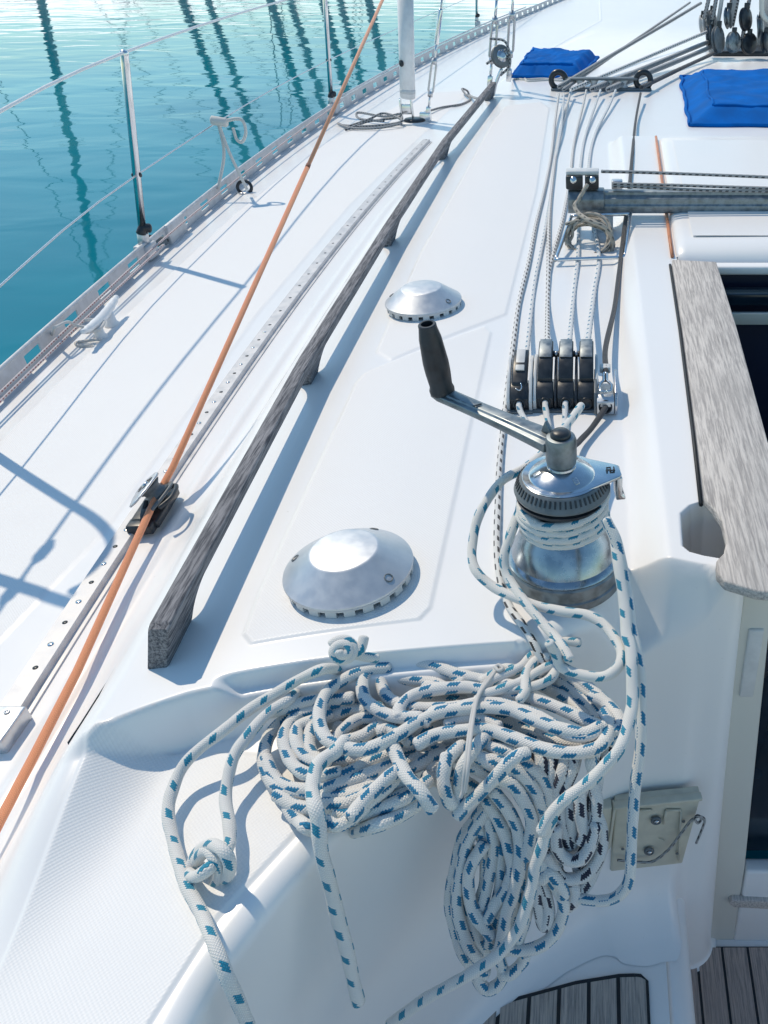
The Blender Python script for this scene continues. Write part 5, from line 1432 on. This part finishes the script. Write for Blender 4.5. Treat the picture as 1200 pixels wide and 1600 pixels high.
# aft of the clutches
def tail_from(px, py, pts, r, mat, label): return seg([PD(px, py, 1.30)] + [PD(*p) for p in pts], r, mat, label)
e1, e2, e3, e4 = [Vector((c1.x, c1.y, c1.z + .017))] , [Vector((c3.x - .037, c3.y, c3.z + .017))], [Vector((c3.x, c3.y, c3.z + .017))], [Vector((c4.x, c4.y, c4.z + .018))]
seg([e1[0] + Vector((0, .03, 0)), e1[0], e1[0] + Vector((.008, -.03, -.006)), S(842, 690, .006), S(856, 725, .008), WC + Vector((.02, .055, .10))], .0055, R_TEAL, 'pale halyard tail leaving the left single clutch')
seg([e2[0] + Vector((0, .03, 0)), e2[0], e2[0] + Vector((.004, -.03, -.004)), S(862, 690, .012), S(868, 725, .03), WC + Vector((.01, .06, .09))], .0055, R_TAIL, 'blue flecked tail leaving the left lever of the middle clutches')
seg([e3[0] + Vector((0, .03, 0)), e3[0], e3[0] + Vector((0, -.035, -.006)), S(880, 690, .006), S(882, 720, .008), WC + Vector((.0, .08, .01))], .0055, R_TEAL, 'pale halyard tail leaving the middle lever towards the winch')
seg([e4[0] + Vector((0, .03, 0)), e4[0], S(925, 668, .012), S(905, 690, .015), S(890, 712, .03), WC + Vector((.0, .09, .04))], .0052, R_DARK, 'black halyard tail running from the steel sided clutch to the winch')
# mast to organiser
y6 = 5.95
def mo(a, b, r, mat, label, sag=.0): 
    pts = [a, a.lerp(b, .33) + Vector((0, 0, sag)), a.lerp(b, .66) + Vector((0, 0, sag)), b]; return seg(pts, r, mat, label)
O_ = lambda px: P(px, 140, .03)
mo(O_(873) + Vector((0, .02, .01)), PY(1095, 5, 7.0), .010, R_GREY, 'topmost grey line from the left organiser ring across to the mast foot')
mo(O_(880), PY(1078, 4, 7.6) , .008, R_GREY, 'thin grey line above the smaller blue cover')
mo(O_(892), PY(1104, 50, y6), .009, R_BLK, 'black flecked halyard between organiser and mast foot')
mo(O_(925), PY(1106, 66, y6), .013, R_GREY, 'thicker pale grey halyard between organiser and mast foot')
mo(O_(950), PY(1110, 74, y6), .013, R_GREY, 'lower pale grey halyard between organiser and mast foot')
mo(O_(1002) + Vector((0, 0, .01)), PY(1122, 80, y6), .010, R_DARK, 'black halyard from the right organiser ring to the mast foot')

# --- traveller control lines and the cream bundle
ty = 2.36
seg([PY(940, 268, ty), PY(1000, 269, ty), PY(1100, 273, ty), PY(1230, 278, ty)], .0042, R_GREY, 'uppermost grey control line along the traveller', 'control_line')
seg([PY(958, 287, ty), PY(1000, 288, ty), PY(1100, 291, ty), PY(1230, 295, ty)], .0042, R_GREY, 'middle grey control line along the traveller', 'control_line')
seg([PY(958, 291, ty), PY(1010, 293, ty), PY(1100, 297, ty), PY(1230, 300, ty)], .0042, R_GREY, 'lowest grey control line along the traveller', 'control_line')
def bundle():
    rs = np.random.RandomState(3); c = PY(920, 372, 2.24); m = M(c); L = []
    e1, e2 = Vector((1, 0, 0)), Vector((0, .55, .83)).normalized(); e3 = e1.cross(e2)
    for k in range(7):
        pts = []; R = .050 + .015 * rs.rand(); sq = .75 + .3 * rs.rand(); ph = rs.rand() * 6; tl = rs.rand() * 1.2 - .6
        for q in np.linspace(0, 2 * pi * .92, 16):
            pts.append(c + e1 * (R * math.cos(q + ph) + .008 * rs.randn() * .4) + e2 * (R * sq * math.sin(q + ph)) + e3 * (.02 * math.sin(q + tl) + .006 * (k - 3)) )
        m.tube(smooth_path(pts, 3), .0043, 8, dome=True, u0=k * 331)
    m.tube(smooth_path([PY(918, 288, 2.32), PY(904, 312, 2.30), PY(898, 322, 2.28), PY(905, 334, 2.25), PY(922, 345, 2.2), PY(948, 358, 2.19), PY(958, 385, 2.2), PY(940, 410, 2.2), PY(908, 404, 2.2)], 6), .0055, 10)
    m.tube(smooth_path([PY(885, 380, 2.25), PY(895, 400, 2.24), PY(918, 412, 2.22), PY(945, 395, 2.22)], 6), .0048, 8, dome=True)
    m.tube(smooth_path([PY(884, 350, 2.25), PY(905, 345, 2.25), PY(925, 352, 2.25)], 6), .0045, 8, dome=True)
    m.tube(smooth_path([PY(900, 400, 2.24), PY(925, 418, 2.2), PY(940, 424, 2.19), PY(945, 405, 2.19), PY(925, 395, 2.2)], 6), .0045, 8, dome=True)
    o = m.build('cream_line_bundle', R_CREAM); props(o, 'tangled bundle of thin cream line tied inside the steel hoop under the traveller', 'rope')
bundle()
